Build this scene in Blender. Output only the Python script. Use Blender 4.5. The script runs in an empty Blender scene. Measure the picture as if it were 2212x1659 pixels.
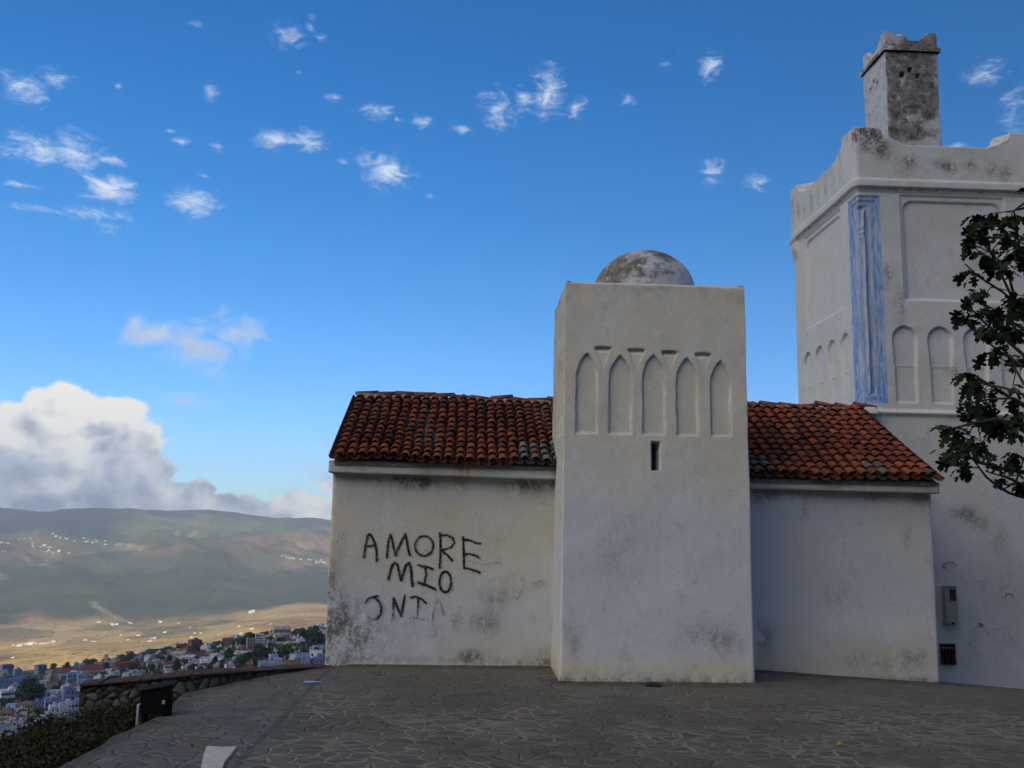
import bpy, math, random
import numpy as np
from mathutils import Vector, Matrix

sc = bpy.context.scene
COL = sc.collection
rad = math.radians

# ------------------------------------------------------------------ camera
CF, CYAW, CPIT, CROL, CH = 2017.03, .0402, .1489, .0184, 2.1      # focal length in 2212-wide pixels, angles, eye height
_r = np.array([math.cos(CYAW), -math.sin(CYAW), 0.])
_f = np.array([math.sin(CYAW)*math.cos(CPIT), math.cos(CYAW)*math.cos(CPIT), math.sin(CPIT)])
_u = np.array([-math.sin(CYAW)*math.sin(CPIT), -math.cos(CYAW)*math.sin(CPIT), math.cos(CPIT)])
CR = _r*math.cos(CROL)+_u*math.sin(CROL)
CU = -_r*math.sin(CROL)+_u*math.cos(CROL)
cam_d = bpy.data.cameras.new('camera'); cam = bpy.data.objects.new('camera', cam_d); COL.objects.link(cam)
M3 = Matrix(((CR[0], CU[0], -_f[0]), (CR[1], CU[1], -_f[1]), (CR[2], CU[2], -_f[2])))
cam.matrix_world = Matrix.Translation((0, 0, CH)) @ M3.to_4x4()
cam_d.sensor_width = 36; cam_d.lens = CF/2212*36
cam_d.clip_start = .1; cam_d.clip_end = 40000
sc.camera = cam
sc.cycles.use_adaptive_sampling = True; sc.cycles.adaptive_threshold = .03; sc.cycles.use_denoising = True
sc.cycles.max_bounces = 6; sc.cycles.volume_bounces = 0
def ray(px, py): return _f+CR*(px-1106)/CF-CU*(py-829.5)/CF
def at(px, py, Y):
    d = ray(px, py); return d*(Y/d[1])+np.array([0, 0, CH])
def gr(px, py, z=0):
    d = ray(px, py); return d*((z-CH)/d[2])+np.array([0, 0, CH])
def azel(px, py):
    d = ray(px, py); return math.atan2(d[0], d[1]), math.atan2(d[2], math.hypot(d[0], d[1]))
def slope(px, py):
    d = ray(px, py); return d[2]/math.hypot(d[0], d[1])

# ------------------------------------------------------------------ world, sun, exposure
SUN_EL, SUN_AZ = rad(15), rad(180-22)          # the low sun stands behind the camera, behind a mountain
sc.view_settings.view_transform = 'Standard'; sc.view_settings.look = 'None'
sc.view_settings.exposure = 0.35; sc.view_settings.gamma = 1
W = bpy.data.worlds.new('World'); sc.world = W; W.use_nodes = True
wn = W.node_tree; wn.nodes.clear()
class G:
    """tiny node-graph helper"""
    def __init__(s, tree): s.t = tree
    def n(s, typ, ins=None, **kw):
        nd = s.t.nodes.new(typ)
        for k, v in kw.items(): setattr(nd, k, v)
        for k, v in (ins or {}).items():
            if isinstance(v, bpy.types.NodeSocket): s.t.links.new(v, nd.inputs[k])
            else: nd.inputs[k].default_value = v
        return nd
    def m(s, op, a, b=0., c=0., clamp=False):
        return s.n('ShaderNodeMath', {0: a, 1: b, 2: c}, operation=op, use_clamp=clamp).outputs[0]
    def v(s, op, a, b=(0, 0, 0), c=(0, 0, 0), out=0):
        return s.n('ShaderNodeVectorMath', {0: a, 1: b, 2: c}, operation=op).outputs[out]
    def vl(s, op, a): return s.n('ShaderNodeVectorMath', {0: a}, operation=op).outputs['Value']
    def noise(s, vec, scale, det=4, rough=.5, dist=0., col=False):
        nd = s.n('ShaderNodeTexNoise', {'Vector': vec, 'Scale': scale, 'Detail': det, 'Roughness': rough, 'Distortion': dist})
        return nd.outputs['Color' if col else 'Fac']
    def ramp(s, x, a, b, lo=0., hi=1., smooth=True):
        nd = s.n('ShaderNodeMapRange', {'Value': x, 'From Min': a, 'From Max': b, 'To Min': lo, 'To Max': hi})
        nd.interpolation_type = 'SMOOTHSTEP' if smooth else 'LINEAR'
        return nd.outputs[0]
    def mix(s, f, a, b, blend='MIX'):
        nd = s.t.nodes.new('ShaderNodeMix'); nd.data_type = 'RGBA'; nd.blend_type = blend
        for k, v in ((0, f), (6, a), (7, b)):
            if isinstance(v, bpy.types.NodeSocket): s.t.links.new(v, nd.inputs[k])
            else: nd.inputs[k].default_value = (*v, 1) if isinstance(v, tuple) and len(v) == 3 else v
        return nd.outputs[2]
    def attr(s, name, col=False):
        return s.n('ShaderNodeAttribute', attribute_name=name).outputs['Color' if col else 'Fac']

g = G(wn)
sky = g.n('ShaderNodeTexSky', sky_type='NISHITA', sun_disc=False)
sky.sun_elevation = SUN_EL; sky.sun_rotation = SUN_AZ; sky.altitude = 300
sky.air_density = 1.0; sky.dust_density = .0; sky.ozone_density = 4.0
dirv = g.n('ShaderNodeTexCoord').outputs['Generated']
sep = g.n('ShaderNodeSeparateXYZ', {0: dirv})
az = g.m('ARCTAN2', sep.outputs[0], sep.outputs[1]); el = g.m('ARCSINE', sep.outputs[2])
uv = g.n('ShaderNodeCombineXYZ', {0: az, 1: el}).outputs[0]
def blobs(lst):
    acc = None
    for (x, y, rx, ry, w) in lst:
        a, e = azel(x, y); ix, iy = CF/rx, CF/ry
        p = g.v('MULTIPLY_ADD', uv, (ix, iy, 0), (-a*ix, -e*iy, 0))
        s = g.m('SUBTRACT', w, g.vl('LENGTH', p))
        acc = s if acc is None else g.m('MAXIMUM', acc, s)
    return acc
# thin scattered clouds
wisp = [(45, 190, 62, 34, 1.0), (115, 168, 45, 26, .85), (80, 325, 72, 32, 1.15), (160, 330, 55, 38, 1.2), (245, 345, 48, 14, 1.0),
        (233, 407, 40, 20, 1.7), (90, 452, 110, 13, .72), (200, 462, 120, 20, .85), (235, 488, 46, 18, .9), (40, 398, 70, 9, .75), (625, 82, 56, 26, 1.0), (672, 55, 20, 26, .9), (695, 82, 28, 16, .9),
        (390, 305, 28, 12, 1.05), (470, 318, 24, 12, 1.0), (368, 283, 26, 8, .8), (455, 200, 25, 18, .95), (417, 437, 44, 26, 1.4), (440, 380, 28, 6, .8), (466, 411, 26, 8, .7),
        (596, 302, 62, 22, 1.1), (665, 305, 60, 26, 1.0), (724, 211, 26, 14, 1.0), (812, 240, 50, 20, 1.0), (858, 258, 20, 10, .8), (910, 263, 26, 14, 1.0),
        (835, 370, 44, 30, 1.55), (795, 345, 36, 28, .95), (742, 350, 22, 8, .8), (1080, 240, 46, 46, 1.1), (1130, 215, 34, 30, 1.0), (1185, 195, 38, 52, 1.2), (997, 280, 28, 14, .95),
        (1243, 235, 30, 28, .9), (1355, 215, 26, 16, .8), (1434, 137, 26, 14, .75), (1540, 145, 32, 34, 1.05), (1540, 370, 44, 36, .85), (1640, 392, 38, 34, .75),
        (2132, 165, 44, 26, 1.0), (2190, 245, 40, 70, .85), (2065, 316, 34, 14, .9), (600, 383, 20, 7, .7), (930, 425, 20, 12, .5), (220, 278, 18, 6, .75), (258, 187, 14, 8, .65),
        (415, 50, 26, 9, .7), (645, 155, 16, 7, .6), (48, 535, 26, 8, .55)]
wb = blobs(wisp)
wvec = g.v('MULTIPLY', uv, (1, 2.1, 1))
wno = g.m('ADD', g.m('MULTIPLY', g.noise(wvec, 34, 10, .66, .9), .75), g.m('MULTIPLY', g.noise(wvec, 120, 5, .7, .4), .25))
wno2 = g.noise(wvec, 9, 3, .5, .2)
wf = g.m('ADD', wb, g.m('MULTIPLY', g.m('SUBTRACT', wno, .55), 4.6))
wd = g.ramp(wf, -.25, 1.75)
wd = g.m('MULTIPLY', wd, g.m('MULTIPLY', .93, g.ramp(wno2, .15, .5, .75, 1)))
# soft grey-pink patch
gp = blobs([(335, 722, 52, 28, 1.25), (420, 748, 66, 44, 1.35), (505, 728, 50, 38, 1.3), (385, 865, 75, 18, 1.0), (700, 1030, 60, 36, .95), (640, 1075, 70, 34, .95), (735, 610, 22, 10, .5)])
gno = g.noise(g.v('MULTIPLY', uv, (1, 1.3, 1)), 24, 10, .66, .5)
gd = g.m('MULTIPLY', g.ramp(g.m('ADD', gp, g.m('MULTIPLY', g.m('SUBTRACT', gno, .49), 4.2)), -.1, 1.5), .8)
# the heaped cloud over the ridge
kb = blobs([(40, 935, 120, 80, 1.15), (120, 890, 90, 68, 1.15), (180, 880, 80, 58, 1.1), (250, 895, 84, 62, 1.15), (200, 960, 150, 80, 1.3), (110, 980, 150, 80, 1.3), (300, 975, 70, 60, 1.1), (-70, 950, 120, 110, 1.2),
            (345, 1020, 62, 46, 1.1), (270, 1060, 160, 60, 1.3), (100, 1060, 260, 80, 1.4), (430, 1062, 64, 40, 1.1), (480, 1085, 70, 38, 1.1), (400, 1105, 130, 34, 1.2), (530, 1095, 60, 34, 1.15), (590, 1104, 60, 30, 1.2), (640, 1088, 54, 32, 1.15), (705, 1100, 60, 36, 1.2), (710, 1050, 40, 30, .95), (-200, 1000, 150, 120, 1.2)])
knv = g.v('MULTIPLY', uv, (1, 1.15, 1))
kwarp = g.v('ADD', knv, g.v('MULTIPLY', g.v('SUBTRACT', g.noise(knv, 14, 3, .5, 0, True), (.5, .5, .5)), (.035, .035, 0)))
def puff(vec):
    vo = g.n('ShaderNodeTexVoronoi', {'Vector': vec, 'Scale': 21., 'Detail': 2.5, 'Roughness': .5, 'Smoothness': .7}, feature='SMOOTH_F1')
    no = g.noise(vec, 26, 8, .58, .15)
    return g.m('ADD', g.m('MULTIPLY', vo.outputs['Distance'], -.75), no)
p0 = puff(kwarp)
p1 = puff(g.v('ADD', kwarp, (.010, .016, 0)))
kfine = g.noise(knv, 55, 8, .62, .2)
klow = g.noise(kwarp, 15, 10, .6, .1)
kf = g.m('ADD', g.m('ADD', kb, g.m('MULTIPLY', g.m('SUBTRACT', p0, .18), .8)), g.m('ADD', g.m('MULTIPLY', g.m('SUBTRACT', kfine, .5), .55), g.m('MULTIPLY', g.m('SUBTRACT', klow, .5), 1.1)))
kd = g.ramp(kf, .06, .34)
hgt_f = g.m('MAXIMUM', g.ramp(el, azel(150, 1095)[1], azel(150, 870)[1], smooth=False), g.m('MULTIPLY', g.ramp(az, azel(520, 1090)[0], azel(660, 1090)[0]), .62))
klow2 = g.noise(g.v('ADD', kwarp, (.012, .02, 0)), 15, 10, .6, .1)
lit = g.m('ADD', g.m('MULTIPLY', g.m('SUBTRACT', p0, p1), 1.3), g.m('MULTIPLY', hgt_f, 1.25))
lit = g.m('ADD', lit, g.m('MULTIPLY', g.m('SUBTRACT', klow, klow2), 3.2))
lit = g.m('ADD', lit, g.m('MULTIPLY', g.m('SUBTRACT', g.noise(knv, 9, 5, .55, .3), .5), 1.5))
lit = g.m('ADD', lit, g.m('MULTIPLY', g.m('SUBTRACT', kfine, .5), .45))
edge_t = g.ramp(kf, 1.3, .2, 0., .28)
lit = g.ramp(g.m('ADD', lit, edge_t), -.22, 1.34, smooth=False)
kcol = g.mix(g.ramp(lit, .42, 1., smooth=False), g.mix(g.ramp(lit, 0, .45, smooth=False), (.150, .185, .285), (.44, .47, .53)), (.95, .92, .83))
gcol = g.mix(g.ramp(g.noise(uv, 20, 6, .6, .3), .35, .65), (.42, .46, .58), (.72, .68, .70))
ccol = g.mix(wd, (.60, .72, .9), (.78, .83, .90))
# total cloud
col = g.mix(kd, g.mix(gd, ccol, gcol), kcol)
den = g.m('MAXIMUM', g.m('MAXIMUM', wd, gd), kd)
hs = g.n('ShaderNodeHueSaturation', {'Color': sky.outputs[0], 'Hue': .507, 'Saturation': 1.30, 'Value': 1.13})
low = g.ramp(el, rad(16), rad(0))
hs = g.n('ShaderNodeMix', {0: low, 6: hs.outputs[0], 7: (.66, .93, 1.32, 1)}, data_type='RGBA', blend_type='MULTIPLY')
bg1 = g.n('ShaderNodeBackground', {'Color': hs.outputs[2], 'Strength': .10})
bg2 = g.n('ShaderNodeBackground', {'Color': col, 'Strength': .85})
mx = g.n('ShaderNodeMixShader', {0: den, 1: bg1.outputs[0], 2: bg2.outputs[0]})
# unseen bright cloud cover added behind the camera as fill for the walls
bn = g.noise(g.v('MULTIPLY', dirv, (1, 1, 1.6)), 2.6, 6, .6, .4)
bm = g.m('MULTIPLY', g.m('MULTIPLY', g.ramp(bn, .36, .56), g.ramp(sep.outputs[1], .12, -.30)), g.ramp(sep.outputs[0], .15, -.75, .06, 1.))
bg3 = g.n('ShaderNodeBackground', {'Color': (1., .93, .82, 1), 'Strength': 3.3})
mx = g.n('ShaderNodeMixShader', {0: bm, 1: mx.outputs[0], 2: bg3.outputs[0]})
wo = g.n('ShaderNodeOutputWorld', {0: mx.outputs[0]})

sd = bpy.data.lights.new('sun', 'SUN'); sun = bpy.data.objects.new('sun', sd); COL.objects.link(sun)
sd.energy = 4.8; sd.angle = rad(.5); sd.color = (1, .86, .66)
S = Vector((math.sin(SUN_AZ)*math.cos(SUN_EL), math.cos(SUN_AZ)*math.cos(SUN_EL), math.sin(SUN_EL)))
sun.rotation_euler = S.to_track_quat('Z', 'Y').to_euler()

# ------------------------------------------------------------------ helpers
def tag(o, label=None, cat=None, group=None, kind=None):
    if label: o['label'] = label
    if cat: o['category'] = cat
    if group: o['group'] = group
    if kind: o['kind'] = kind
    return o
def empty(name, loc, label, cat, group=None, rz=0):
    o = bpy.data.objects.new(name, None); COL.objects.link(o); o.location = loc; o.rotation_euler = (0, 0, rz)
    o.empty_display_size = .2
    return tag(o, label, cat, group)
def link(name, me, mat, parent=None):
    """world-space mesh; child meshes keep their world place through the inverse"""
    if mat and not me.materials: me.materials.append(mat)
    o = bpy.data.objects.new(name, me); COL.objects.link(o)
    if parent is not None:
        o.parent = parent
        root = parent
        m = Matrix.Identity(4)
        while root is not None:
            m = Matrix.LocRotScale(root.location, root.rotation_euler, root.scale) @ m if root.parent is None else root.matrix_parent_inverse @ Matrix.LocRotScale(root.location, root.rotation_euler, root.scale) @ m
            root = root.parent
        o.matrix_parent_inverse = m.inverted()
    return o
def vn(x, y, z, seed=0):
    x = np.asarray(x, float); y = np.asarray(y, float)+0*x; z = np.asarray(z, float)+0*x
    xi = np.floor(x).astype(np.int64); yi = np.floor(y).astype(np.int64); zi = np.floor(z).astype(np.int64)
    fx, fy, fz = x-xi, y-yi, z-zi
    fx, fy, fz = [t*t*(3-2*t) for t in (fx, fy, fz)]
    def h(a, b, c):
        n = (a*374761393+b*668265263+c*2147483647+seed*974634777) & 0xffffffff
        n = ((n ^ (n >> 13))*1274126177) & 0xffffffff
        n = ((n ^ (n >> 16))*2246822519) & 0xffffffff
        return ((n ^ (n >> 15)) & 0xffff)/65535.
    r = 0
    for a in (0, 1):
        for b in (0, 1):
            for c in (0, 1):
                r = r+h(xi+a, yi+b, zi+c)*(fx if a else 1-fx)*(fy if b else 1-fy)*(fz if c else 1-fz)
    return r*2-1
def fbm(x, y, z, o=4, seed=0):
    r, a, s = 0, .5, 1.
    for k in range(o):
        r = r+a*vn(x*s, y*s, z*s, seed+k); a *= .5; s *= 2.03
    return r
def sstep(a, b, x):
    t = np.clip((x-a)/(b-a), 0, 1); return t*t*(3-2*t)
def fast_mesh(name, co, quads, attrs=None, smooth=True, tris=None):
    me = bpy.data.meshes.new(name)
    q = np.asarray(quads, np.int32).reshape(-1, 4)
    t = np.asarray(tris, np.int32).reshape(-1, 3) if tris is not None and len(tris) else np.zeros((0, 3), np.int32)
    me.vertices.add(len(co)); me.vertices.foreach_set('co', np.asarray(co, np.float32).ravel())
    me.loops.add(q.size+t.size); me.polygons.add(len(q)+len(t))
    me.loops.foreach_set('vertex_index', np.concatenate([q.ravel(), t.ravel()]))
    st = np.concatenate([np.arange(len(q))*4, q.size+np.arange(len(t))*3])
    me.polygons.foreach_set('loop_start', st.astype(np.int32))
    me.update(calc_edges=True)
    me.polygons.foreach_set('use_smooth', np.full(len(q)+len(t), smooth))
    for k, v in (attrs or {}).items():
        v = np.asarray(v, np.float32)
        if v.ndim == 1:
            a = me.attributes.new(k, 'FLOAT', 'POINT'); a.data.foreach_set('value', v)
        else:
            a = me.attributes.new(k, 'FLOAT_COLOR', 'POINT'); a.data.foreach_set('color', np.c_[v, np.ones(len(v))].ravel().astype(np.float32))
    me.validate()
    return me
def grid_quads(nu, nv):
    j, i = np.meshgrid(np.arange(nu-1), np.arange(nv-1)); a = i*nu+j
    return np.stack([a, a+1, a+nu+1, a+nu], -1).reshape(-1, 4)
class MB:
    """collects simple solids into one mesh"""
    def __init__(s): s.v = []; s.f = []; s.c = []
    def add(s, vs, fs, c=None):
        b = len(s.v); s.v += [tuple(map(float, p)) for p in vs]; s.f += [tuple(b+i for i in f) for f in fs]
        s.c += [c if c is not None else (1, 1, 1)]*len(vs)
    def box(s, x0, x1, y0, y1, z0, z1, c=None, taper=0):
        t = taper
        vs = [(x0, y0, z0), (x1, y0, z0), (x1, y1, z0), (x0, y1, z0), (x0+t, y0+t, z1), (x1-t, y0+t, z1), (x1-t, y1-t, z1), (x0+t, y1-t, z1)]
        s.add(vs, [(0, 3, 2, 1), (4, 5, 6, 7), (0, 1, 5, 4), (1, 2, 6, 5), (2, 3, 7, 6), (3, 0, 4, 7)], c)
    def tube(s, pts, rs, n=8, c=None):
        pts = [np.array(p, float) for p in pts]; vs = []; fs = []
        for i, p in enumerate(pts):
            d = pts[min(i+1, len(pts)-1)]-pts[max(i-1, 0)]; d /= np.linalg.norm(d)+1e-9
            a = np.cross(d, (0, 0, 1)) if abs(d[2]) < .9 else np.cross(d, (1, 0, 0)); a /= np.linalg.norm(a); b = np.cross(d, a)
            for k in range(n):
                t = 2*math.pi*k/n; vs.append(p+(a*math.cos(t)+b*math.sin(t))*rs[i])
        for i in range(len(pts)-1):
            for k in range(n): fs.append((i*n+k, i*n+(k+1) % n, (i+1)*n+(k+1) % n, (i+1)*n+k))
        fs.append(tuple(range(n))); fs.append(tuple(range((len(pts)-1)*n, len(pts)*n))[::-1])
        s.add(vs, fs, c)
    def mesh(s, name, smooth=False, bevel=0):
        me = bpy.data.meshes.new(name); me.from_pydata(s.v, [], s.f); me.update()
        if any(c != (1, 1, 1) for c in s.c):
            a = me.attributes.new('tint', 'FLOAT_COLOR', 'POINT')
            a.data.foreach_set('color', np.c_[np.array(s.c), np.ones(len(s.c))].ravel().astype(np.float32))
        if smooth: me.polygons.foreach_set('use_smooth', np.full(len(me.polygons), True))
        return me
    def build(s, name, mat, parent=None, smooth=False, bevel=0):
        o = link(name, s.mesh(name, smooth), mat, parent)
        if bevel:
            b = o.modifiers.new('bevel', 'BEVEL'); b.width = bevel; b.segments = 2; b.limit_method = 'ANGLE'
        return o

# ------------------------------------------------------------------ materials
def newmat(name):
    m = bpy.data.materials.new(name); m.use_nodes = True; t = m.node_tree; t.nodes.clear()
    gg = G(t); out = gg.n('ShaderNodeOutputMaterial'); return m, gg, out
def finish(gg, out, col, rough=.9, bump=None, bstr=.3, bdist=.02, spec=.3, metal=0):
    ins = {'Base Color': col, 'Roughness': rough, 'Specular IOR Level': spec, 'Metallic': metal}
    if bump is not None:
        b = gg.n('ShaderNodeBump', {'Height': bump, 'Strength': bstr, 'Distance': bdist}); ins['Normal'] = b.outputs[0]
    p = gg.n('ShaderNodeBsdfPrincipled', ins); gg.t.links.new(p.outputs[0], out.inputs[0]); return p
def plain(name, c, rough=.8, metal=0, spec=.3, var=.15, scale=6):
    m, q, out = newmat(name); tc = q.n('ShaderNodeNewGeometry').outputs['Position']
    n = q.noise(tc, scale, 4)
    col = q.mix(n, tuple(x*(1-var) for x in c), tuple(min(1, x*(1+var)) for x in c))
    finish(q, out, col, rough, n, .1, .01, spec, metal); return m

def plaster_mat():
    m, q, out = newmat('limewashed plaster')
    P = q.n('ShaderNodeNewGeometry').outputs['Position']
    n1 = q.noise(P, .9, 6, .55, .5); n2 = q.noise(q.v('ADD', P, (7, 3, 9)), 1.6, 7, .62, .7)
    n3 = q.noise(q.v('MULTIPLY', P, (5.5, 5.5, 1.3)), 2.2, 6, .65, .4)
    fine = q.noise(P, 30, 8, .7); mid = q.noise(P, 7, 6, .65, .3)
    cream = (.555, .535, .49); white = (.61, .605, .60); blue = (.52, .545, .60)
    c = q.mix(q.ramp(n1, .38, .62), cream, white)
    c = q.mix(q.m('MULTIPLY', q.ramp(n2, .46, .72), .65), c, blue)
    c = q.mix(q.m('MULTIPLY', q.attr('bluish'), q.ramp(mid, .2, .6, .45, 1)), c, (.52, .545, .60))
    c = q.mix(q.m('MULTIPLY', q.attr('creamy'), q.ramp(mid, .3, .65, .3, 1)), c, (.58, .50, .36))
    c = q.mix(q.m('MULTIPLY', q.ramp(n3, .5, .78), .22), c, (.30, .29, .28))
    crk = q.n('ShaderNodeTexVoronoi', {'Vector': q.v('ADD', P, q.v('MULTIPLY', q.noise(P, 4, 5, .6, 0, True), (.35, .35, .35))), 'Scale': 1.15}, feature='DISTANCE_TO_EDGE')
    c = q.mix(q.m('MULTIPLY', q.ramp(crk.outputs['Distance'], .009, .003, 0, .26), q.ramp(q.noise(P, .8, 3), .50, .60)), c, (.22, .21, .20))
    flk = q.ramp(q.noise(q.v('ADD', P, (3, 1, 8)), 3.2, 8, .68, .3), .60, .63)
    c = q.mix(q.m('MULTIPLY', flk, .35), c, (.40, .385, .36))
    # darker edges of the relief + grime patches
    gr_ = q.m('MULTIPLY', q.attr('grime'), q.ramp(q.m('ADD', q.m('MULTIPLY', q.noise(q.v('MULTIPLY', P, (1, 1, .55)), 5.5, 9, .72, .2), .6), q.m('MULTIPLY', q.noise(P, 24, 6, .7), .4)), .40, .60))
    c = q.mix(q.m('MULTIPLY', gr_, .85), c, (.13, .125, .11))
    bl = q.m('MULTIPLY', q.attr('paint'), q.ramp(q.noise(q.v('MULTIPLY', P, (9, 9, 1.5)), 2.3, 7, .68, .5), .38, .66, .06, .95))
    c = q.mix(q.m('MULTIPLY', q.attr('paint'), .55), c, (.23, .36, .60))
    c = q.mix(bl, c, (.10, .22, .54))
    rs = q.m('MULTIPLY', q.attr('rust'), q.ramp(q.noise(q.v('MULTIPLY', P, (14, 14, 2)), 2, 5, .6), .4, .6))
    c = q.mix(rs, c, (.40, .25, .12))
    c = q.mix(q.ramp(fine, .48, .76, 0, .42), c, (.31, .30, .29))
    c = q.mix(q.ramp(q.noise(P, 90, 3, .6), .62, .75, 0, .5), c, (.22, .21, .2))
    h = q.m('ADD', q.m('MULTIPLY', mid, .6), q.m('MULTIPLY', fine, .5))
    finish(q, out, c, .93, h, .5, .022, .15); return m
M_PL = plaster_mat()
def weathered_mat():
    m, q, out = newmat('weathered render')
    P = q.n('ShaderNodeNewGeometry').outputs['Position']
    n = q.m('ADD', q.m('MULTIPLY', q.noise(P, 1.7, 9, .68, .2), .55), q.m('MULTIPLY', q.noise(q.v('ADD', P, (2, 9, 4)), 5.5, 8, .7, .3), .45)); n2 = q.noise(q.v('ADD', P, (5, 5, 5)), 6, 8, .7, .5)
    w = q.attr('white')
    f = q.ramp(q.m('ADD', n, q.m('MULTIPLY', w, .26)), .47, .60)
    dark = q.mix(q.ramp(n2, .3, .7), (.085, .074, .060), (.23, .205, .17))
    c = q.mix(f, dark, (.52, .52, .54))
    c = q.mix(q.ramp(n2, .48, .66, 0, .55), c, (.10, .095, .085))
    c = q.mix(q.m('MULTIPLY', q.attr('bluish'), q.ramp(n2, .4, .7)), c, (.36, .40, .56))
    finish(q, out, c, .95, q.m('ADD', n2, q.noise(P, 24, 6, .7)), .6, .025, .1); return m
M_WR = weathered_mat()
def tile_mat():
    m, q, out = newmat('terracotta tiles')
    P = q.n('ShaderNodeNewGeometry').outputs['Position']
    c = q.attr('tint', True)
    n = q.noise(P, 16, 7, .7, .3); n2 = q.noise(P, 3.2, 4, .6)
    c = q.mix(q.ramp(n, .5, .75, 0, .5), c, (.06, .045, .04))
    c = q.mix(q.ramp(q.noise(P, 45, 4, .7), .60, .76, 0, .35), c, (.22, .19, .14))
    c = q.mix(q.ramp(n2, .55, .75, 0, .35), c, (.10, .05, .04))
    finish(q, out, c, .88, n, .4, .01, .2); return m
M_TILE = tile_mat()
M_MORT = plain('grey mortar', (.20, .19, .17), .95, var=.5, scale=14)
def ground_mat():
    m, q, out = newmat('crazy paving')
    P = q.n('ShaderNodeNewGeometry').outputs['Position']
    w = q.v('ADD', P, q.v('MULTIPLY', q.v('SUBTRACT', q.noise(P, 2.1, 3, .5, 0, True), (.5, .5, .5)), (.24, .24, 0)))
    w = q.v('MULTIPLY', w, (1.45, 1.9, 0))
    v1 = q.n('ShaderNodeTexVoronoi', {'Vector': w, 'Scale': 3.1, 'Randomness': 1.}, feature='DISTANCE_TO_EDGE')
    vc = q.n('ShaderNodeTexVoronoi', {'Vector': w, 'Scale': 3.1, 'Randomness': 1.}, feature='F1')
    edge = q.m('ADD', v1.outputs['Distance'], q.m('MULTIPLY', q.m('SUBTRACT', q.noise(P, 26, 4, .6), .5), .035))
    joint = q.ramp(edge, .05, .13, 1, 0)
    sepc = q.n('ShaderNodeSeparateColor', {0: vc.outputs['Color']})
    st = q.mix(sepc.outputs[0], (.074, .066, .050), (.124, .110, .084))
    st = q.mix(q.ramp(sepc.outputs[1], .8, .95), st, (.115, .085, .058))
    big = q.noise(P, .45, 5, .6, .5); fine = q.noise(P, 40, 6, .7)
    st = q.mix(q.ramp(fine, .4, .75, 0, .45), st, (.05, .052, .048))
    # joints are wide and pale in some places, worn and dirty in others
    jc = q.mix(q.ramp(big, .40, .56), (.095, .082, .060), (.175, .153, .115))
    sx = q.n('ShaderNodeSeparateXYZ', {0: P})
    side = q.m('MAXIMUM', q.ramp(sx.outputs[0], -1.92, -2.0), q.m('MULTIPLY', q.ramp(sx.outputs[1], 11.2, 12.6), .75))
    c = q.mix(q.m('MULTIPLY', joint, q.m('SUBTRACT', 1., q.m('MULTIPLY', side, .72))), st, jc)
    seam = q.m('MULTIPLY', q.ramp(q.m('ABSOLUTE', q.m('ADD', sx.outputs[0], q.m('ADD', 1.95, q.m('MULTIPLY', q.noise(P, 3, 2), .06)))), .05, .02), .7)
    c = q.mix(seam, c, (.045, .042, .038))
    c = q.mix(q.m('MULTIPLY', side, q.ramp(q.noise(q.v('MULTIPLY', P, (1, 2.2, 1)), 9, 6, .7), .45, .65, 0, .55)), c, (.16, .155, .145))
    c = q.mix(q.ramp(q.noise(P, 1.3, 6, .65, .8), .60, .72, 0, .75), c, (.045, .042, .036))
    c = q.mix(q.m('MULTIPLY', q.attr('edge_dark'), q.ramp(q.noise(P, 5, 6, .65), .3, .55)), c, (.05, .043, .033))
    h = q.m('ADD', q.m('MULTIPLY', q.ramp(edge, .0, .11), 1.), q.m('MULTIPLY', fine, .25))
    h = q.m('ADD', h, q.m('MULTIPLY', sepc.outputs[2], .35))
    finish(q, out, c, q.ramp(fine, .2, .8, .75, .95), h, .8, .022, .3); return m
M_GR = ground_mat()
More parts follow.
